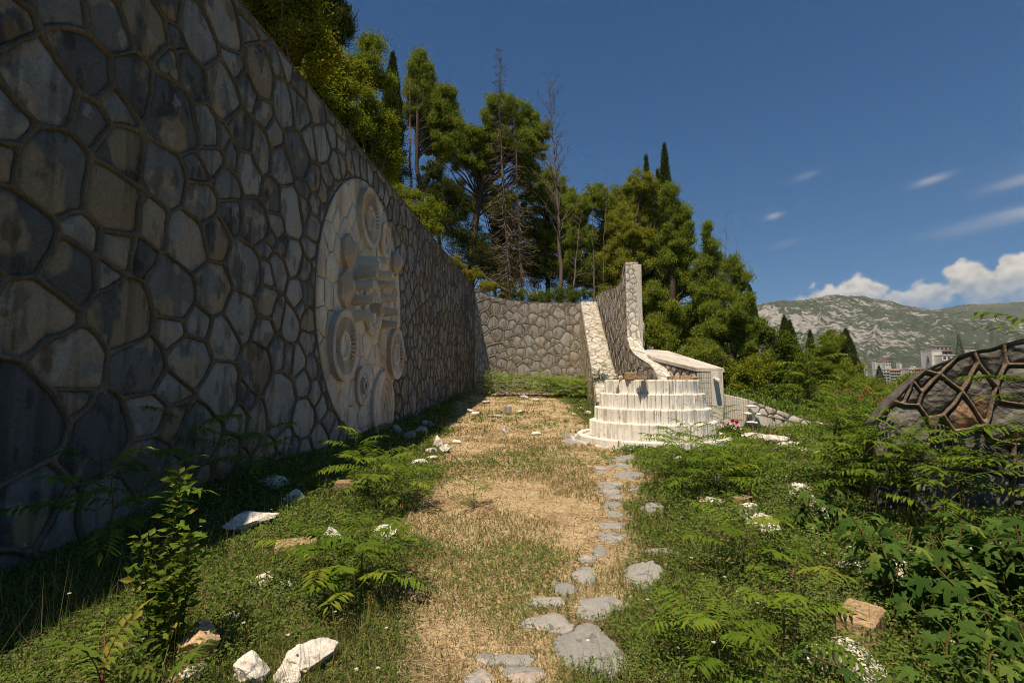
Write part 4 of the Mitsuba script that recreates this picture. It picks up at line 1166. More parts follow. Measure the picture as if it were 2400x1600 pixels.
pine('broad pine with layered boughs at the right of the wood', 29, 1720, [(1714, 628, 18, 22), (1730, 660, 28, 24), (1708, 690, 28, 22), (1748, 705, 26, 26), (1722, 735, 40, 22), (1690, 765, 40, 18), (1752, 765, 34, 26), (1720, 795, 50, 20), (1675, 815, 46, 18), (1745, 825, 44, 22), (1640, 835, 44, 18), (1700, 850, 50, 18)], 'm_pine', tr=.24, seed=11)
dead_tree('bare thin stick above the broad pine', 32, 1703, (1702, 500), 9, tr=.08, nb=9, blen=1.1, start=.55, rise=.9, twig=2)
dead_tree('second bare thin stick right of the taller one', 31, 1722, (1724, 548), 10, tr=.06, nb=6, blen=.8, start=.6, rise=.8, twig=2)
dead_tree('twiggy dead top leaning out right of the broad pine', 30, 1738, (1742, 596), 11, tr=.06, nb=24, blen=.9, start=.5, rise=.5, twig=4)
cypress('dark cypress at the right end of the wood', 33, (1756, 672), 830, 46, 4)

# thicket beyond the low walls
TG = 'bushes of the thicket beyond the low walls'
for k, (y, L, m_, lab) in enumerate([
    (24, [(1780, 860, 40, 50), (1740, 890, 44, 40)], 'm_shrub', 'yellow green bush at the left of the thicket'),
    (27, [(1830, 830, 44, 50), (1810, 880, 50, 50), (1795, 800, 34, 34)], 'm_thicket', 'tall mid green bush under the twin pointed cypress'),
    (22, [(1790, 930, 50, 30), (1850, 940, 50, 36)], 'm_thicket', 'low green bush right behind the descending wall'),
    (25, [(1870, 890, 40, 50), (1900, 930, 40, 40)], 'm_thicket', 'dark green bush left of the frondy tree'),
    (21, [(1905, 985, 44, 26), (1870, 975, 40, 22)], 'm_shrub_yellow', 'brownish olive bush in front of the thicket'),
    (19, [(1990, 975, 60, 30), (2040, 960, 50, 26), (1960, 1000, 50, 22)], 'm_thicket', 'dark bush carrying orange seed clusters'),
    (26, [(1690, 880, 40, 40), (1720, 930, 40, 30), (1650, 860, 40, 30)], 'm_pine_dark', 'black shaded growth behind the spout block'),
    (30, [(1560, 800, 40, 30), (1530, 780, 26, 40), (1590, 830, 50, 24)], 'm_shrub', 'leafy bush between the horn and the large pine'),
]):
    bush('thicket_bush', lab, y, L, m_, .12, .75, 40 + k, TG)
pine('rounded pine in the thicket under the double cypress', 44, 1950, [(1945, 815, 26, 22), (1925, 850, 34, 34), (1955, 860, 34, 30), (1925, 900, 34, 40), (1950, 790, 24, 20)], 'm_pine', tr=.2, seed=12, nl=.28, nw_=.06)
pine('wide low pine sloping down toward the town', 36, 2000, [(2000, 890, 44, 34), (2030, 920, 44, 34), (1975, 930, 50, 34), (2055, 950, 34, 26), (2010, 950, 50, 30), (2075, 930, 20, 20)], 'm_pine', tr=.2, seed=13, nl=.25, nw_=.055)
pine('small pine below the long white apartment block', 60, 2125, [(2125, 900, 32, 24), (2105, 918, 34, 24), (2152, 908, 34, 26), (2178, 902, 22, 20), (2130, 935, 50, 24)], 'm_pine', tr=.2, seed=14, nl=.35, nw_=.08, puff=.9)
cypress('twin pointed dark cypress in the thicket', 47, (1838, 742), 900, 50, 5, twin=(1850, 752, 50))
cypress('ragged dark conifer between the cypresses', 50, (1898, 775), 900, 42, 6, mat_='m_pine_dark', belly=.1)
cypress('double pointed cypress right of the rounded pine', 45, (1982, 772), 900, 52, 7, twin=(1972, 780, 30))
cypress('small dark tree left of the apartment block', 75, (2060, 858), 930, 36, 8, belly=.1)
cypress('small dark cypress standing behind the tower', 140, (2246, 783), 870, 20, 9)
cypress('small dark cypress at the left foot of the tower', 150, (2174, 834), 900, 18, 10, belly=.1)

# a young tree of long drooping fronds in the thicket, built like the saplings below
def frond_mesh(mb, base, az_, el, ln, pairs, leaf, r, droop=.55, stem_mb=None, pos_from=.2, wid=.25):
    """A feathered leaf: leaflets in pairs along a drooping stalk."""
    n = 14; s = np.linspace(0, 1, n)
    e = el - droop * 1.5 * s ** 1.3
    h = np.stack([np.cos(e) * math.cos(az_), np.cos(e) * math.sin(az_), np.sin(e)], 1)
    P = base + np.vstack([[0, 0, 0], np.cumsum(h[:-1] * ln / (n - 1), 0)])
    side = np.array([-math.sin(az_), math.cos(az_), 0])
    S, Q, D, LL_ = [], [], [], []
    for k in range(pairs + 1):
        t = pos_from + (1 - pos_from) * k / pairs
        c = np.array([np.interp(t, s, P[:, i]) for i in range(3)]); d = unit(np.array([np.interp(t, s, h[:, i]) for i in range(3)]))
        sz = leaf * (.55 + .45 * math.sin(math.pi * min(1, .18 + .8 * (1 - t) + .1))) * r.uniform(.88, 1.12)
        for sg in ((1, -1) if k < pairs else (0,)):
            dd = unit(side * sg * r.uniform(.85, 1.0) + d * r.uniform(.3, .5) + np.array([0, 0, -.22 + .12 * r.normal()])) if sg else d
            Q.append(c); D.append(dd); LL_.append(sz)
    Q, D, LL_ = np.array(Q), np.array(D), np.array(LL_)
    up = np.array([0, 0, 1.0]); Sd = unit(np.cross(D, up)); N = np.cross(Sd, D)
    W = LL_ * wid
    b, t_ = Q, Q + D * LL_[:, None] + N * (-.12 * LL_)[:, None]
    mid = Q + D * (LL_ * .42)[:, None]
    l = mid + Sd * (W / 2)[:, None] + N * (.12 * W)[:, None]; rr_ = mid - Sd * (W / 2)[:, None] + N * (.12 * W)[:, None]
    V = np.stack([b, l, t_, rr_, mid], 1)
    F = np.array([[0, 1, 4], [1, 2, 4], [0, 4, 3], [4, 2, 3]])
    tone = np.clip(r.random() * .7 + r.random((len(Q), 1)) * .3, 0, 1)
    hue = r.random() * .9 + .1 * r.random((len(Q), 1))
    if mb is None: return V, F, np.hstack([tone, hue]), P
    mb.add(V.reshape(-1, 3), (F[None] + np.arange(len(Q))[:, None, None] * 5).reshape(-1, 3), np.repeat(np.hstack([tone, hue]), 5, 0))
    (stem_mb or mb).add(*tube(P[::2], np.linspace(.005, .0018, len(P[::2])) * max(ln, .5), 3, False), (.9, .2) if stem_mb is None else r.random(2))
    return None


def sapling(label, p, h, nf, ln, leaf, seed, group=None, near=False, mat_='m_ailanthus', pairs=13, lean=0.0, name='feathery_sapling', stem='m_stem', low=.35, tr=.012, el0=.75, leaflets=False):
    r = np.random.default_rng(5000 + seed)
    key = thing(name, label, 'sapling', group)
    top = np.array(p) + np.array([lean * math.cos(seed), lean * math.sin(seed), 1.0]) * h
    tp = bent(p - np.array([0, 0, .05]), top, r, 7, .04)
    put('stem', tube(tp, tr * np.linspace(1.1, .45, 7) * max(h, .6), 6), stem, key, smooth=True, uv=None)
    all_ = MB()
    a0 = r.random() * 6.28
    for k in range(nf):
        s = low + (1 - low) * (k + .5) / nf
        b = np.array([np.interp(s, np.linspace(0, 1, 7), tp[:, i]) for i in range(3)])
        az_ = a0 + k * 2.399 + r.normal(0, .2); el = el0 * (.35 + .75 * s) + r.normal(0, .1)
        L_ = ln * (.65 + .45 * math.sin(math.pi * min(.95, s))) * r.uniform(.85, 1.15)
        if leaflets:
            V, F, uv, P = frond_mesh(None, b, az_, el, L_, pairs, leaf, r)
            fk = put('frond', tube(P[::2], np.linspace(.006, .0025, len(P[::2])) * max(L_, .6), 5), 'm_stem_red', key, smooth=True)
            for q in range(len(V)): put('leaflet', (V[q], F, np.tile(uv[q], (5, 1))), mat_, fk)
        elif near:
            mb = MB(); frond_mesh(mb, b, az_, el, L_, pairs, leaf, r); put('frond', mb.get(), mat_, key)
        else: frond_mesh(all_, b, az_, el, L_, pairs, leaf, r)
    if all_.n: put('foliage', all_.get(), mat_, key)
    return key


# ------------------------------------------------------------------ flagstones of the path
r = np.random.default_rng(31)
flags = []
def flag(u, v, w, h, label=None):
    c = ground_at(u, v); a = ground_at(u - w / 2, v); b = ground_at(u + w / 2, v); d0, d1 = ground_at(u, v - h / 2), ground_at(u, v + h / 2)
    rx, ry = np.linalg.norm(b - a) / 1.78, np.linalg.norm(d1 - d0) / 1.78
    n = 26; th = np.arange(n) * 2 * np.pi / n
    nc = r.integers(5, 8); ca = np.sort(np.arange(nc) * 2 * np.pi / nc + r.uniform(-.42, .42, nc)); cr = r.uniform(.8, 1.2, nc)
    cx, cy = np.cos(ca) * cr, np.sin(ca) * cr
    rad = radial(np.array(Polygon(np.stack([cx, cy], 1)).buffer(-.1).buffer(.16, 4).exterior.coords)[:-1][::-1], np.zeros(2), th); rad = np.where(rad > .2, rad, .8) * (1 + r.normal(0, .02, n))
    ex = 1.0
    P = np.stack([c[0] + rx * rad * np.sign(np.cos(th)) * np.abs(np.cos(th)) ** ex, c[1] + ry * rad * np.sign(np.sin(th)) * np.abs(np.sin(th)) ** ex], 1)
    P[:, 0] += (c[0] / max(c[1], 1)) * (P[:, 1] - c[1])
    flags.append((Polygon(P), c))
    z = G(P[:, 0], P[:, 1], False)[:, None] * 0 + c[2]
    tilt = r.normal(0, .008, 2)
    zt_ = c[2] + .028 + (P - c[:2]) @ tilt
    cc = P.mean(0); i = np.arange(n); j = (i + 1) % n
    def lay(f, dz): 
        Q = cc + (P - cc) * f
        return np.c_[Q, c[2] + dz + (Q - c[:2]) @ tilt + .006 * (meshkit.noise(np.c_[Q * 7, 0 * Q[:, 0]], 4) - .5)]
    V = np.vstack([lay(1.02, -.06), lay(1, .004), lay(.96, .013), lay(.55, .016), [[*cc, c[2] + .017]]])
    F = np.vstack([np.stack([k * n + i, k * n + j, (k + 1) * n + j, (k + 1) * n + i], 1) for k in range(3)])
    F = np.vstack([F[:, [0, 1, 2]], F[:, [0, 2, 3]], np.stack([3 * n + i, 3 * n + j, i * 0 + 4 * n], 1)])
    put('flagstone', (V, F, np.tile(r.random(2), (len(V), 1))), 'm_flag', None, smooth=True, label=label or f'{ORD[len(flags) - 1]} small grey flat stone of the stepping path counted from the fountain', cat='flagstone', group=None if label else 'small flat stones of the stepping path')


for q in [(1469, 1075, 58, 15), (1455, 1093, 62, 9), (1474, 1114, 66, 17), (1407, 1097, 32, 8), (1408, 1107, 26, 8), (1428, 1138, 56, 13), (1430, 1152, 56, 11), (1486, 1147, 34, 13),
          (1438, 1166, 50, 10), (1438, 1184, 40, 17), (1438, 1206, 42, 17), (1436, 1232, 54, 14), (1433, 1260, 58, 22), (1404, 1293, 40, 22), (1377, 1312, 44, 17), (1371, 1350, 54, 32), (1326, 1380, 58, 26),
          (1450, 1178, 0, 0)][:-1]:
    flag(*q)
for u, v, w, h, lab in [(1283, 1412, 86, 22, 'long narrow flagstone at the start of the left fork'), (1283, 1461, 122, 60, 'broad cracked flagstone left of the forked stone pair'),
                        (1406, 1422, 128, 46, 'pale long flagstone with a bright rear edge'), (1388, 1528, 160, 110, 'largest flagstone, its right side overgrown by weeds'),
                        (1200, 1548, 84, 28, 'grey lichened flagstone near the bottom edge'), (1228, 1583, 110, 44, 'mottled flagstone cut by the bottom edge'),
                        (1512, 1347, 104, 60, 'wide grey flagstone standing alone right of the path'), (1527, 1194, 54, 26, 'grey flagstone in the dark grass right of the path'),
                        (1545, 1293, 62, 15, 'half buried flagstone in the grass right of the path'), (1124, 1592, 66, 36, 'dark lichened stone at the bottom edge left of the mottled flagstone'), (1142, 1548, 46, 24, 'small lichened stone left of the grey lichened flagstone'),
                        (1355, 1033, 60, 14, 'white paving patch at the left of the fountain basin'),
                        (1340, 1020, 44, 8, 'thin white paving strip left of the fountain basin')]:
    flag(u, v, w, h, lab)


# ------------------------------------------------------------------ broken stones in the grass
def stone_px(u, v, w, h, label, matn='m_rubble', seed=0, shape='rock', group=None, cat='stone', tone=None, depth=1.0, name='broken_stone', rz=None):
    """(u, v) is the middle of the stone as it shows, w x h its extent in the photograph."""
    c = ground_at(u, v + h * .35); dist = np.linalg.norm(c - EYE) * 1.0; s = dist / FPX * 1.02
    rr_ = np.random.default_rng(6000 + seed)
    W, Hh = w * s, max(h * s * .95, .04)
    size = (W * 1.05, W * .75 * depth, Hh * 1.25)
    if shape == 'block':
        v_, f_ = bbox(-W / 2, W / 2, -W * .3 * depth, W * .3 * depth, 0, Hh, min(W, Hh) * .08)
        v_ = v_ @ rotz(rr_.uniform(-.5, .5) if rz is None else rz)[:3, :3].T
    else:
        v_, f_ = rock(size, seed + 50, sub=2 if w < 34 else 3 if w < 80 else 4, rough=.4); v_ = v_ + [0, 0, size[2] * .4]
    v_ = v_ + c + [0, 0, .04 if shape == 'block' else 0]
    return put(name, (v_, f_, np.tile(rr_.random(2) if tone is None else tone, (len(v_), 1))), matn, None, label=label, cat=cat, group=group)


for k, q in enumerate([
    (1028, 1040, 30, 26, 'white lump topmost in the white rubble heap beside the wall shadow'), (1045, 1054, 36, 18, 'white jagged stone under the topmost lump of the rubble heap'),
    (1012, 1058, 34, 14, 'flat white stone at the left of the rubble heap'), (1010, 1074, 40, 10, 'long low white stone between the rubble heap and the leaf clump'), (984, 1087, 38, 16, 'white boulder left of the dry grass, nearest below the heap'),
    (1071, 1035, 30, 8, 'thin white slab right of the rubble heap'), (1184, 1010, 18, 18, 'rounded white stone standing alone in the dry grass'), (1257, 1016, 24, 7, 'flat white stone in the dry grass right of the standing one'),
    (1115, 970, 28, 10, 'white stone at the left of the far row in the grass'), (1100, 963, 18, 8, 'leftmost small white stone of the far row'), (1162, 975, 36, 7, 'long flat white stone in the far row'),
    (1220, 966, 12, 8, 'small white cube shaped stone right of the grey block'), (1141, 942, 26, 7, 'white stone among the flowers before the green saplings'), (1230, 932, 26, 9, 'white stone at the foot of the green saplings'),
    (1256, 937, 22, 6, 'flat white stone right under the green saplings'), (1362, 960, 22, 8, 'white stone left of the fountain by the thorny shoot'), (1394, 950, 18, 18, 'pale lump against the left side of the fountain'),
    (1345, 970, 14, 5, 'small white chip left of the fountain'), (1378, 968, 20, 8, 'flat white chip beside the fountain tiers'),
    (638, 1134, 66, 28, 'white stone in the deep wall shadow behind the fern leaves'), (688, 1168, 58, 24, 'hollow white stone in the wall shadow'), (585, 1224, 100, 32, 'large white boulder in the shadow left of the weeds'),
    (763, 1133, 42, 14, 'pale flat stone at the edge of the wall shadow'), (777, 1268, 62, 40, 'white stone behind the dark fern clump'), (906, 1253, 66, 22, 'white stone overgrown by grass right of the fern clump'),
    (614, 1364, 46, 22, 'small white angular stone alone in the green weeds'), (732, 1550, 100, 40, 'large white pitted boulder at the bottom left'), (588, 1583, 80, 44, 'cream angular rock cut by the bottom edge'),
    (680, 1592, 74, 26, 'white rock cut by the bottom edge'), (430, 1586, 66, 26, 'white stone behind the lowest red stalked leaf'), (672, 1370, 48, 10, 'white chips in the weeds right of the angular stone'),
    (545, 1445, 26, 12, 'tiny white stone in the middle of the weeds'), (1875, 1160, 62, 30, 'white rough stone in the grass below the sapling thicket'), (1903, 1180, 40, 22, 'white stone overgrown with stalks beside the rough one'),
    (1676, 1178, 66, 18, 'long white stone under the grey block'), (1942, 1215, 58, 26, 'grey boulder at the left edge of the fig leaves'), (1905, 1256, 46, 9, 'flat white stone below the grey boulder'),
    (1762, 1092, 34, 14, 'white stone glimpsed among the sapling stems'), (1590, 1076, 24, 12, 'white flecked stone at the left foot of the saplings'), (2085, 1350, 70, 40, 'pale rubble behind the fig leaves'),
    (2015, 1340, 60, 24, 'pale rubble left of the fig stem'), (1990, 1300, 40, 20, 'cream chips above the fig rubble'), (2368, 1352, 96, 60, 'large pale rock at the right edge'), (2010, 1575, 120, 50, 'white rock under the brown block at the bottom'),
    (1920, 1560, 70, 40, 'pale stones at the bottom left of the brown block'), (1500, 1000, 1, 1, '')][:-1]):
    stone_px(*q, seed=k, tone=[.55 + .4 * ((k * 37) % 10) / 10, .3 + .3 * ((k * 53) % 10) / 10])
stone_px(470, 1530, 84, 64, 'cream split rock above the bottom edge on the left', seed=90, tone=[.6, .95])
stone_px(817, 1146, 52, 18, 'tan slab at the top of the leaf clump', 'm_tan_block', seed=91, shape='block')
stone_px(694, 1290, 74, 15, 'flat tan slab in the weeds left of the fern clump', 'm_tan_block', seed=92, shape='block')
stone_px(1709, 1146, 52, 26, 'grey squared block tilted among the saplings', 'm_flag', seed=93, shape='block', cat='block', name='stone_block', rz=-.15)
stone_px(1742, 1192, 36, 26, 'brown topped squared stone behind the long white slab', 'm_tan_block', seed=94, shape='block', cat='block', name='stone_block', rz=.5)
stone_px(1755, 1212, 32, 28, 'white squared stone between the brown one and the slab', seed=95, shape='block', cat='block', name='stone_block', tone=[.8, .3], rz=.5)
stone_px(1790, 1236, 106, 34, 'long white cracked slab lying on the grass at the right', seed=96, tone=[.9, .3], depth=.6)
stone_px(1190, 964, 17, 16, 'small grey squared block standing in the far dry grass', 'm_flag', seed=97, shape='block', cat='block', name='stone_block', rz=.1)
stone_px(2020, 1505, 92, 56, 'brown squared block under the fig leaves', 'm_tan_block', seed=98, shape='block', cat='block', name='stone_block', rz=.75)
for k, q in enumerate([(985, 1012, 54, 22, 'grey blue slab in the wall shadow left of the rubble heap'), (960, 1022, 44, 18, 'dark slab leaning in the wall shadow'), (1000, 995, 40, 16, 'furthest shaded slab at the foot of the long wall'),
                       (930, 1012, 34, 22, 'upright shaded slab under the disc')]):
    stone_px(*q, 'm_flag', seed=110 + k)
# cut stones of a curved kerb right of the fountain
for k, (u, v, w, h) in enumerate([(1765, 1022, 60, 14), (1815, 1032, 56, 15), (1850, 1045, 40, 13), (1890, 1058, 44, 13), (1925, 1066, 36, 12)]):
    stone_px(u, v, w, h, f'weathered pale stone of the curved kerb row, {ORD[k]} from the fountain', seed=130 + k, tone=[.5, .3], group='stones of the curved kerb', shape='rock', depth=1.2, name='kerb_stone', cat='kerb stone')
loose('squared_slab', 'pale blue grey slab propped behind the thorny shoot left of the fountain', 'slab', 1402, 940, 20.5, (.55, .1, .62), 'm_flag', 12, -.2, z=.32)

# ------------------------------------------------------------------ big dark piece of wall near the right edge
rk = thing('broken_wall', 'dark weathered piece of stone wall with thick raised joints near the right edge', 'wall')
C0, C1 = np.array([3.95, 5.75]), np.array([6.6, 4.65])
kt = unit(C1 - C0); kn = np.array([kt[1], -kt[0]]); kn = kn if kn[1] < 0 else -kn
def rock_uv(u, v):
    q = ray(u, v); A = np.array([[q[0], -kt[0]], [q[1], -kt[1]]]); s, a = np.linalg.solve(A, C0)
    return a, 1.6 + s * q[2]
JV = dict(a=(420, 450), b=(500, 360), c=(592, 272), d=(548, 380), e=(612, 384), f=(626, 328), h=(655, 222), i=(717, 242), j=(785, 160), k=(800, 318), l=(886, 200), m=(868, 145), n=(662, 442), o=(730, 430),
          p=(770, 497), q=(905, 470), r=(976, 300), s=(1000, 108), t=(1010, 195), u=(1260, 200), S=(1260, 40), v=(985, 362), w=(1260, 402), x=(1050, 560), y=(1260, 545), z=(920, 522), A=(425, 640), B=(560, 645), C=(690, 525),
          D=(800, 655), E=(1040, 690), F=(1260, 705), G=(430, 960), H=(585, 960), I=(810, 960), J=(1000, 960), K=(1260, 960))
JV = {k_: np.array(rock_uv(1828 + q[0] / 1.9056, 750 + q[1] / 1.9056)) for k_, q in JV.items()}
cells = [np.array([JV[c] for c in w]) for w in ('bcd', 'cfed', 'chif', 'hji', 'fikone', 'jmlki', 'klrq', 'okqp', 'lmstr', 'sSut', 'tuwvr', 'qrvwyxz', 'abdenCBA', 'nopDBC', 'pqzxED', 'xyFE', 'ABHG', 'BDIH', 'DEJI', 'EFKJ')]
rmap = lambda q, d: np.stack([C0[0] + kt[0] * q[:, 0] + kn[0] * d, C0[1] + kt[1] * q[:, 0] + kn[1] * d, q[:, 1] + .12 * np.asarray(d)], 1)
dom = unary_union([Polygon(c).buffer(.002) for c in cells])
masonry(rk, rmap, dom.buffer(.01), None, None, 'm_dark_rock', 'm_rib', rib_w=.044, rib_h=.04, out=(-.008, .014), warp=.035, seed=52, K=34, round_=.08, dome=.022, edge=.93, limit=80, wfreq=3.5, cells=cells,
        tone=lambda c, r: np.array([r.random(), .97 if abs(c[0] - np.mean([JV[k_][0] for k_ in 'okqp'])) < .1 and abs(c[1] - np.mean([JV[k_][1] for k_ in 'okqp'])) < .1 else r.random() * .7]))
kP = np.array(dom.buffer(-.012).exterior.coords)[:-1]; k = len(kP); i = np.arange(k); j = (i + 1) % k
tv, tf = trimesh.creation.triangulate_polygon(Polygon(kP), engine='earcut')
mbk = MB(); mbk.add(rmap(tv, np.full(len(tv), -.02)), tf); mbk.add(rmap(tv, np.full(len(tv), -.5)), tf); mbk.add(np.vstack([rmap(kP, np.full(k, -.02)), rmap(kP, np.full(k, -.5))]), np.stack([i, j, k + j, k + i], 1), (.3, .2))
put('core', mbk.get(), 'm_dark_rock', rk)

# ------------------------------------------------------------------ saplings and other plants of the foreground
def gp(u, v): return ground_at(u, v)
FS = [  # label, base pixel, height, fronds, frond length, leaflet, near
    ('bright fern like sapling at the sunlit edge of the wall shadow', (832, 1140), .75, 9, .6, .14, True),
    ('full leafy sapling beside the tan slab', (880, 1190), .62, 11, .6, .13, True),
    ('lower sapling in front of the tan slab clump', (930, 1200), .5, 9, .5, .12, True),
    ('second sapling at the back of the tan slab clump', (860, 1165), .5, 9, .5, .12, True),
    ('large dark fern clump of the left weeds, left stem', (760, 1400), .42, 9, .45, .11, True),
    ('large dark fern clump of the left weeds, right stem', (850, 1400), .46, 10, .46, .11, True),
    ('large dark fern clump of the left weeds, front stem', (830, 1440), .32, 8, .36, .09, True),
    ('tall sapling in deep shade against the wall', (450, 1180), 1.0, 10, .8, .17, True),
    ('sapling in shade between the tall shaded one and the white stones', (590, 1150), .8, 9, .7, .15, True),
    ('sapling in the dark left corner under the wall', (250, 1330), .8, 9, .7, .15, True),
    ('sapling in the shade behind the upright leafy shrub', (330, 1290), .7, 9, .6, .15, True),
    ('small bright sprout alone in the middle of the dry grass', (1112, 1190), .28, 7, .3, .08, True),
    ('fan shaped sapling before the long white slab', (1742, 1362), .5, 9, .5, .11, True),
    ('sapling with a reddish stem left of the brown block', (1870, 1492), .45, 9, .34, .085, True),
    ('sapling at the bottom edge left of the brown block', (1838, 1600), .42, 8, .32, .085, True),
    ('low sapling in the weeds near the bottom middle right', (1640, 1560), .34, 8, .3, .08, True),
    ('sapling cut by the bottom edge right of the largest flagstone', (1690, 1640), .38, 8, .32, .085, True),
]
for k, (lab, b, h, nf, ln, lf, near) in enumerate(FS):
    sapling(lab, gp(*b), h, nf, ln, lf, k, near=near, pairs=13 if ln > .4 else 10)
TK = 'saplings in the thicket before the dark broken wall'
rs = np.random.default_rng(77)
spots = [(2000, 1190), (2050, 1160), (2110, 1200), (2160, 1170), (2210, 1210), (2260, 1180), (2310, 1220), (2360, 1200), (2080, 1230), (2180, 1250), (2280, 1270), (1960, 1150), (2020, 1120), (2100, 1130), (2170, 1110), (2240, 1140), (2320, 1150)]
spots += [(2030, 1150), (2075, 1185), (1990, 1160)]
for k, b in enumerate(sorted(spots)):
    p = gp(*b); p = p + [rs.uniform(-.2, .2), rs.uniform(-.25, .25), 0]; p[2] = float(G(p[0], p[1]))
    sapling(f'feathery sapling in the thicket before the dark broken wall, {ORD[k]} from the left', p, rs.uniform(.85, 1.3) * (1 if b[0] < 2085 else .72), 17, rs.uniform(.5, .75), .115, 100 + k, TK, near=p[1] < 6.4, pairs=13)
TF = 'saplings crowding right in front of the fountain'
for k, b in enumerate(sorted([(1600, 1150), (1640, 1165), (1680, 1150), (1720, 1140), (1760, 1125), (1620, 1110), (1670, 1105), (1730, 1100), (1580, 1125), (1790, 1110), (1650, 1180)]), start=0):
    p = gp(*b); p = p + [rs.uniform(-.15, .15), rs.uniform(-.3, .3), 0]; p[2] = float(G(p[0], p[1]))
    sapling(f'leafy sapling in the clump right in front of the fountain, {ORD[k]} from the left', p, rs.uniform(.45, .85) * (1 if b[0] < 1690 else .6), 10, rs.uniform(.5, .72) * (1 if b[0] < 1690 else .75), .13, 140 + k, TF, near=True, pairs=12)
TB = 'light green saplings along the foot of the end wall'
for k, (u, y) in enumerate(sorted([(1165, 26.5), (1185, 27.2), (1210, 27.5), (1240, 27.5), (1262, 26.8), (1290, 26.5), (1310, 27), (1330, 26.2), (1352, 26), (1375, 25), (1145, 26.2), (1280, 25.6), (1340, 25), (1225, 26.4), (1362, 24), (1300, 25.5)])):
    p = foot(u, y); p[2] += .15
    sapling(f'bright green sapling along the foot of the end wall, {ORD[k]} from the left', p, rs.uniform(.6, 1.1), 16, rs.uniform(.7, .95), .26, 170 + k, TB, pairs=9, low=.25, mat_='m_fresh')
sapling('tall dark thorny shoot standing left of the fountain', foot(1404, 20.0) + [0, 0, .15], 1.75, 26, .62, .2, 200, mat_='m_thicket', pairs=7, low=.25, el0=1.0)
sapling('thin thorny shoot against the left side of the fountain', gp(1388, 985), .7, 12, .3, .08, 201, mat_='m_thicket', pairs=6, low=.1)
sapling('yellow green sapling right behind the fountain', foot(1690, 14.6) + [0, 0, .15], .75, 12, .5, .12, 202)
sapling('tall frondy young tree in the middle of the thicket', foot(1892, 20) + [0, 0, .15], 2.6, 16, 1.3, .34, 203, pairs=9, low=.3, tr=.03)
sapling('lower frondy sapling beneath the tall frondy young tree', foot(1885, 19.2) + [0, 0, .15], 1.2, 10, .8, .26, 204, pairs=8)
sapling('tall sapling at the right edge reaching over the broken wall', np.array([4.75, 4.1, .0]), 2.05, 14, .85, .16, 205, near=True, pairs=12, low=.4)
sapling('sapling at the right edge below the tall one', np.array([4.35, 3.6, .0]), 1.15, 10, .75, .15, 206, near=True, pairs=11)
sapling('red stalked sapling with broad leaflets at the bottom left corner', gp(235, 1690), .22, 3, .38, .12, 4, near=True, leaflets=True, mat_='m_thicket', pairs=7, stem='m_stem_red', low=.5, el0=1.35)
sapling('second red stalked sapling right of the corner one', gp(395, 1700), .2, 4, .3, .085, 9, near=True, leaflets=True, mat_='m_thicket', pairs=7, stem='m_stem_red', low=.5, el0=1.2)

# samara clusters on the dark bush
for k, (u, v) in enumerate(sorted([(1955, 1000), (1985, 978), (1960, 950), (2012, 952), (2040, 945), (2062, 958), (1990, 938), (2030, 935)])):
    c = at(u, v - 22, 18.0); P = c + ball(60, rs) * [.16, .16, .12]
    put('seed_cluster', diamonds(P, unit(rs.normal(size=(60, 3))), .09, .035, rs), 'm_samara', None, label=f'orange seed cluster in the dark bush above the grass, {ORD[k]} from the left', cat='seed cluster', group='orange seed clusters')


def fig_leaf(size, r):
    """A five-lobed leaf, bent along its midrib; the stalk end at the origin, tip along +x."""
    lob = [(0, 1.0, .2), (.8, .84, .2), (-.8, .84, .2), (1.75, .52, .24), (-1.75, .52, .24)]
    th = np.linspace(-2.75, 2.75, 45)
    R = .4 + .0 * th
    for a, l, w in lob: R = np.maximum(R, l * np.exp(-((np.abs(th - a)) / (w * 1.75)) ** 2.6) + .02)
    R = R * (1 + .05 * np.sin(th * 23))
    c = np.array([.16, 0])
    P = np.stack([R * np.cos(th) + c[0], R * np.sin(th) + c[1]], 1) * size
    V = np.vstack([[[0, 0]], P, [[c[0] * size, 0]]]); n = len(P)
    inner = c * size + (P - c * size) * .5
    V = np.vstack([P, inner, [c * size], [[0, 0]]])
    F = []
    for k in range(n - 1): F += [[k, k + 1, n + k + 1], [k, n + k + 1, n + k], [n + k, n + k + 1, 2 * n]]
    F += [[2 * n, n - 1 + n, n - 1], [2 * n, n - 1, 2 * n + 1], [2 * n, 2 * n + 1, 0], [2 * n, 0, n]]
    z = -.55 * (V[:, 0] ** 2) / size * r.uniform(.5, 1.2) + .35 * np.abs(V[:, 1]) * r.uniform(.2, 1) - .55 * V[:, 1] ** 2 / size
    return np.c_[V, z], np.array(F)


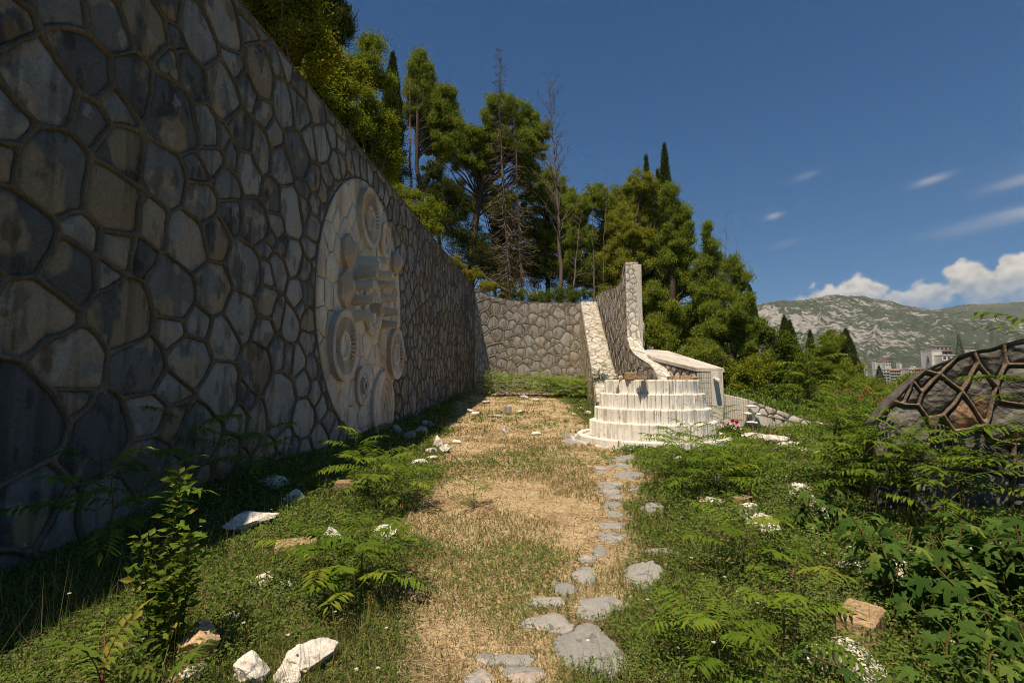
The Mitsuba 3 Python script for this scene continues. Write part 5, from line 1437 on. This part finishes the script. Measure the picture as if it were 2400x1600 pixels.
def fig(label, p, stems, nleaf, size, seed, spread, h):
    r = np.random.default_rng(8000 + seed)
    key = thing('fig_bush', label, 'shrub')
    for k in range(stems):
        th = r.random() * 6.28; q = p + np.array([math.cos(th) * spread * r.random(), math.sin(th) * spread * .8 * r.random(), 0])
        tip = q + np.array([r.normal(0, .22), r.normal(0, .2), h * r.uniform(.65, 1.1)])
        tp = bent(q - [0, 0, .06], tip, r, 7, .07)
        put('stem', tube(tp, np.linspace(.009, .004, 7), 6), 'm_stem', key, smooth=True)
        for a in range(nleaf):
            s = .3 + .7 * (a + r.random() * .6) / nleaf
            c = np.array([np.interp(s, np.linspace(0, 1, 7), tp[:, i]) for i in range(3)])
            az_ = a * 2.4 + r.normal(0, .3) + k; e = r.uniform(.1, .7)
            pe = c + np.array([math.cos(az_) * math.cos(e), math.sin(az_) * math.cos(e), math.sin(e)]) * r.uniform(.07, .13)
            v, f = fig_leaf(size * r.uniform(.75, 1.2), r)
            ti = r.uniform(-.75, .25); ro = r.normal(0, .35)
            Rm = rotz(az_)[:3, :3] @ np.array([[math.cos(ti), 0, -math.sin(ti)], [0, 1, 0], [math.sin(ti), 0, math.cos(ti)]]) @ np.array([[1, 0, 0], [0, math.cos(ro), -math.sin(ro)], [0, math.sin(ro), math.cos(ro)]])
            v = v @ Rm.T + pe
            lk = put('leaf', (v, f, np.tile(r.random(2), (len(v), 1))), 'm_fig', key, smooth=True)
            sv, sf = tube(np.array([c, (c + pe) / 2 + [0, 0, .01], pe]), .0025, 4, False)
            put('stalk', (sv, sf, np.full((len(sv), 2), .4)), 'm_weed', lk)


fig('large lobed fig bush filling the bottom right corner', np.array([2.75, 3.0, .0]), 15, 11, .1, 1, .65, .62)
fig('fig bush with broad lobed leaves above the brown block', np.array([3.1, 3.75, .0]), 12, 10, .1, 2, .6, .55)
fig('smaller fig bush at the edge of the dry grass left of the thicket', np.array([2.95, 4.7, .0]), 8, 8, .095, 3, .4, .5)
fig('shaded fig bush rising at the right edge of the frame', np.array([3.3, 2.9, .0]), 11, 11, .11, 4, .5, .72)

fig('low fig growth in front of the brown block at the bottom edge', np.array([2.05, 2.4, .0]), 11, 11, .07, 5, .4, .38)
fig('fig growth at the very bottom right', np.array([2.55, 2.45, .0]), 16, 12, .075, 6, .45, .48)
fig('tall fig bush standing at the right beside the viewer, shading the corner', np.array([3.0, 1.75, .0]), 12, 13, .14, 7, .55, 1.75)

# upright leafy shrub at the left
r = np.random.default_rng(99)
us = thing('upright_shrub', 'upright leafy shrub with small oval leaves at the edge of the wall shadow', 'shrub')
pb = gp(380, 1560)
for k, (du, h) in enumerate([(-70, .85), (-10, 1.28), (40, .8), (85, .95), (10, .6)]):
    tip = pb + np.array([du * .0023, r.normal(0, .08), h * .82])
    tp = bent(pb + [du * .0006, r.normal(0, .05), -.05], tip, r, 10, .04)
    st = put('stem', tube(tp, np.linspace(.007, .0025, 10), 6), 'm_stem', us, smooth=True)
    nlf = int(130 * h)
    for a in range(nlf):
        s = .18 + .82 * (a + r.random()) / nlf
        c = np.array([np.interp(s, np.linspace(0, 1, 10), tp[:, i]) for i in range(3)])
        az_ = a * 2.4 + r.normal(0, .4); e = r.uniform(-.3, .6)
        c = c + np.array([math.cos(az_), math.sin(az_), .4]) * r.uniform(.0, .07) * (a % 2)
        put('leaf', diamonds(c[None], np.array([[math.cos(az_) * math.cos(e), math.sin(az_) * math.cos(e), math.sin(e)]]), r.uniform(.05, .085), r.uniform(.028, .045), r, fold=.18), 'm_thicket', us)

# flowers laid at the fountain's side
bq = thing('flower_bouquet', 'bouquet of pink lilies with two dark red roses beside the fountain', 'bouquet')
c0 = at(1710, 1003, 12.2)
lv = MB(); lv.add(*diamonds(c0 + rs.normal(size=(160, 3)) * [.16, .1, .07] - [0, 0, .12], unit(rs.normal(size=(160, 3))), .14, .05, rs)); put('leaves', lv.get(), 'm_thicket', bq, kind='stuff')
for k in range(15):
    q = c0 + np.array([rs.uniform(-.26, .26), rs.uniform(-.12, .08), rs.uniform(.0, .16)]); q[2] -= .8 * (q[0] - c0[0]) ** 2
    n = 6; a = np.arange(n) * 2 * np.pi / n + rs.random(); ax = unit(np.array([rs.normal(0, .5), -.8, .6])); s1 = unit(np.cross(ax, [0, 0, 1])); s2 = np.cross(s1, ax)
    D = unit(np.cos(a)[:, None] * s1 + np.sin(a)[:, None] * s2 + ax * .45)
    put('lily', diamonds(np.repeat(q[None], n, 0), D, .085, .04, rs), 'm_petal_pink', bq)
for u, v in [(1717, 985), (1727, 988)]:
    q = at(u, v, 12.05); m = trimesh.creation.icosphere(subdivisions=2); vv = np.array(m.vertices)
    vv = vv * (1 + .18 * np.sin(np.arctan2(vv[:, 1], vv[:, 0]) * 5 + vv[:, 2] * 6))[:, None] * .042
    put('rose', (vv + q, np.array(m.faces), np.full((len(vv), 2), .5)), 'm_petal_red', bq, smooth=True)

# ------------------------------------------------------------------ ground cover
r = np.random.default_rng(123)
def scatter(n, r0, r1, a0=-1.15, a1=1.2):
    d = np.exp(r.uniform(math.log(r0), math.log(r1), n)); a = r.uniform(a0, a1, n)
    return d * np.sin(a), d * np.cos(a)
fl_union = unary_union([q[0].buffer(-.015) for q in flags])
import shapely
def free(x, y):
    ok = (x > xw(y) + .02) & (np.hypot(x - FC[0], y - FC[1]) > 2.0) & ((y < yb(x) - .05) | (x > 4.4)) & ~((x > 4.4) & (x < 9.6) & (y > 15.9 - .5 * np.maximum(x - 8, 0)))
    return ok & ~shapely.contains_xy(fl_union, x, y)
def on(x, y, dz=0.0): return np.stack([x, y, G(x, y) + dz], 1)

# dry straw, most of it lying
x, y = scatter(150000, 1.9, 27)
k = free(x, y) & (r.random(len(x)) < 1.0 - .82 * zone(x, y)); x, y = x[k], y[k]
d = np.hypot(x, y); P = on(x, y, .004)
th = r.random(len(x)) * 6.283; up = np.abs(r.normal(0, .22, len(x))) + .03
D = unit(np.stack([np.cos(th), np.sin(th), up], 1))
put('dry_grass', needles(P, D, r.uniform(.05, .17, len(x)) * np.clip(d / 6, .8, 1.6), np.clip(.0011 * d, .003, .012), r), 'm_straw', kind='stuff', label='trampled dry straw covering the middle of the court', cat='grass')
# upright blades
x, y = scatter(280000, 1.9, 40)
z_ = zone(x, y); tuft = meshkit.fbm(np.stack([x * 1.1, y * 1.1, 0 * x], -1), 4, 9)
k = free(x, y) & (r.random(len(x)) < np.clip(.62 + .5 * z_ + 5.5 * (tuft - .5), .1, 1)); x, y = x[k], y[k]
d = np.hypot(x, y); z_ = z_[k]; tuft = tuft[k]
P = on(x, y); D = unit(np.stack([r.normal(0, .4, len(x)), r.normal(0, .4, len(x)), np.ones(len(x))], 1))
put('grass', needles(P, D, r.uniform(.03, .12, len(x)) * (.75 + .7 * z_) * np.clip(.7 + d / 20, .8, 1.7), np.clip(.0017 * d, .005, .026), r), 'm_grass', kind='stuff', label='short half green grass growing through the court', cat='grass')
# low leafy weeds on both sides
x, y = scatter(430000, 1.8, 34)
z_ = zone(x, y); hgt = meshkit.fbm(np.stack([x * .9, y * .9, 0 * x + 3], -1), 4, 5)
k = free(x, y) & (r.random(len(x)) < np.clip(z_ * 1.3 - .07 + 1.7 * (hgt - .5), 0, 1)); x, y, hgt, z_ = x[k], y[k], hgt[k], z_[k]
d = np.hypot(x, y)
top = np.where((x > 5.5) & (y > 11), .35, 1.0) * np.clip((hgt - .25) * .42, .02, .3) * np.where(x > 1.6, 1.25, .9) * np.clip(z_ + .15, .3, 1)
P = on(x, y); P[:, 2] += top * r.random(len(x)) ** .6
D = unit(np.stack([r.normal(0, 1, len(x)), r.normal(0, 1, len(x)), r.uniform(-.25, .75, len(x))], 1))
put('weeds', diamonds(P, D, np.clip(.0072 * d, .019, .12) * r.uniform(.6, 1.5, len(x)), np.clip(.0036 * d, .009, .055), r, up=np.array([0, 0, 1.6])), 'm_weed', kind='stuff', label='low leafy green weeds on both sides of the dry strip', cat='weeds')
# stalks standing above the weeds
x, y = scatter(9000, 2.0, 20)
k = free(x, y) & (zone(x, y) > .6); x, y = x[k], y[k]; d = np.hypot(x, y)
P = on(x, y); D = unit(np.stack([r.normal(0, .25, len(x)), r.normal(0, .25, len(x)), np.ones(len(x))], 1))
put('stalks', needles(P, D, r.uniform(.2, .48, len(x)), np.clip(.001 * d, .003, .01), r), 'm_grass', kind='stuff', label='thin stalks standing above the weeds', cat='weeds')
# small white flower heads
x, y = scatter(900, 2.2, 28)
k = free(x, y) & (zone(x, y) > .55) & (r.random(len(x)) < .42); x, y = x[k], y[k]; d = np.hypot(x, y)
mbf = MB()
P = on(x, y, 0); P[:, 2] += r.uniform(.1, .4, len(x))
for p, q in zip(P, d):
    n = 7; a = np.arange(n) * 2 * np.pi / n
    mbf.add(*diamonds(np.repeat(p[None], n, 0), unit(np.stack([np.cos(a), np.sin(a), np.full(n, .12)], 1)), np.clip(.0022 * q, .012, .03), np.clip(.0014 * q, .008, .02), r))
put('white_flowers', mbf.get(), 'm_petal_white', kind='stuff', label='small white flower heads scattered over the weeds', cat='wildflowers')
# rough grass beyond the low walls and over the far slope
x, y = scatter(60000, 9, 60, .35, 1.2)
k = free(x, y) & (x > 6) & ((y > 16.3) | (x > 8.8)) ; x, y = x[k], y[k]; d = np.hypot(x, y)
P = on(x, y); D = unit(np.stack([r.normal(0, .5, len(x)), r.normal(0, .5, len(x)), np.ones(len(x))], 1))
lowk = np.where(y < 17.5, .3, 1.0)
P[:, 2] += r.random(len(x)) * .3 * lowk
put('rough_grass', diamonds(P, D, r.uniform(.1, .3, len(x)) * lowk, .03 + .002 * d, r), 'm_weed', kind='stuff', label='rough green growth on the slope beyond the low walls', cat='grass')
# undergrowth on the bank above the walls
x, y = scatter(60000, 7, 60, -.9, .42)
k = ((x < xw(y) - 1.2) | ((y > yb(x) + 1.0) & (x < 8))) ; x, y = x[k], y[k]; d = np.hypot(x, y)
hb = meshkit.fbm(np.stack([x * .5, y * .5, 0 * x], -1), 3, 5)
P = on(x, y); P[:, 2] += r.random(len(x)) * np.clip((hb - .35) * 4.2, .1, 1.3)
D = unit(r.normal(size=(len(x), 3)) + [0, 0, .4])
put('undergrowth', diamonds(P, D, r.uniform(.1, .22, len(x)), .09, r), 'm_thicket', kind='stuff', label='leafy undergrowth on the bank above the walls', cat='undergrowth')

# ------------------------------------------------------------------ the town
def building(label, u0, u1, v_top, v_base, y, floors, bays, matn, depth=14, balc=True, roof=False, group=None, name='apartment_block'):
    key = thing(name, label, 'building', group)
    a, b = at(u0, v_top, y), at(u1, v_top, y); zb_ = at(u0, v_base, y)[2]
    x0, x1, z1 = a[0], b[0], a[2]
    put('wall', bbox(x0, x1, y, y + depth, min(zb_, float(G(x0, y)) - 1), z1), matn, key)
    fh = (z1 - zb_) / floors; bw = (x1 - x0) / bays
    for f in range(floors):
        for c in range(bays):
            put('window', bbox(x0 + bw * (c + .2), x0 + bw * (c + .8), y - .25, y - .02, zb_ + fh * (f + .3), zb_ + fh * (f + .78)), 'm_window', key)
        if balc: put('balcony', bbox(x0 - .1, x1 + .1, y - 1.3, y - .03, zb_ + fh * f - .15, zb_ + fh * f + .55), matn, key)
    if roof: put('roof', prism(np.array([[x0 - .6, y - 1.5], [x1 + .6, y - 1.5], [x1 + .6, y + depth + .5], [x0 - .6, y + depth + .5]]), z1 + .02, z1 + np.array([.3, .3, 2.2, 2.2])), 'm_roof', key)
    else: put('parapet', bbox(x0 - .2, x1 + .2, y - .4, y + depth + .2, z1 + .02, z1 + .9), matn, key)
    return key


building('white windowless slab of the high tower block', 2183, 2208, 822, 905, 520, 1, 1, 'm_building', balc=False, name='tower_block')
building('brownish upper tower block behind the white slab', 2193, 2231, 812, 905, 540, 9, 4, 'm_building_tan', name='tower_block')
building('lower white wing at the right of the tower block', 2208, 2240, 833, 905, 510, 6, 3, 'm_building', name='tower_block')
building('left end of the long apartment block with stacked balconies', 2069, 2084, 866, 905, 480, 6, 2, 'm_building', name='apartment_block')
building('long white apartment block with red roof edge', 2085, 2128, 868, 908, 500, 6, 8, 'm_building', roof=True)
building('white middle section of the long apartment block', 2128, 2142, 866, 908, 490, 6, 2, 'm_building')
building('right section of the long apartment block', 2142, 2168, 865, 908, 505, 6, 5, 'm_building', roof=True)
for k, (u0, u1, v0, v1, y, lab) in enumerate([(2022, 2032, 852, 858, 1300, 'leftmost small house at the mountain foot'), (2062, 2074, 847, 856, 1250, 'red roofed house above the long block'), (2074, 2088, 846, 858, 1200, 'second red roofed house above the long block'),
                                               (2108, 2114, 848, 852, 1350, 'tiny red roofed house in the dark wood'), (2141, 2146, 854, 858, 1300, 'tiny house right in the dark wood'), (2050, 2058, 845, 849, 1400, 'highest small house at the road bend'),
                                               (2275, 2290, 815, 820, 900, 'pale houses just above the broken wall')]):
    building(lab, u0, u1, v0, v1, y, 2, 2, 'm_building', depth=12, balc=False, roof=True, name='house')

# ------------------------------------------------------------------ the air
scene['air'] = {'type': 'homogeneous', 'albedo': {'type': 'rgb', 'value': [.88, .94, .98]}, 'sigma_t': 3.4e-5}
scene['haze'] = {'type': 'cube', 'to_world': T().translate([0, 2600, 395]).scale([8300, 5800, 412]), 'bsdf': {'type': 'null'}, 'interior': {'type': 'ref', 'id': 'air'}}
scene['camera']['medium'] = {'type': 'ref', 'id': 'air'}
labels['haze'] = {'kind': 'stuff', 'label': 'thin summer haze over the valley and the mountain'}
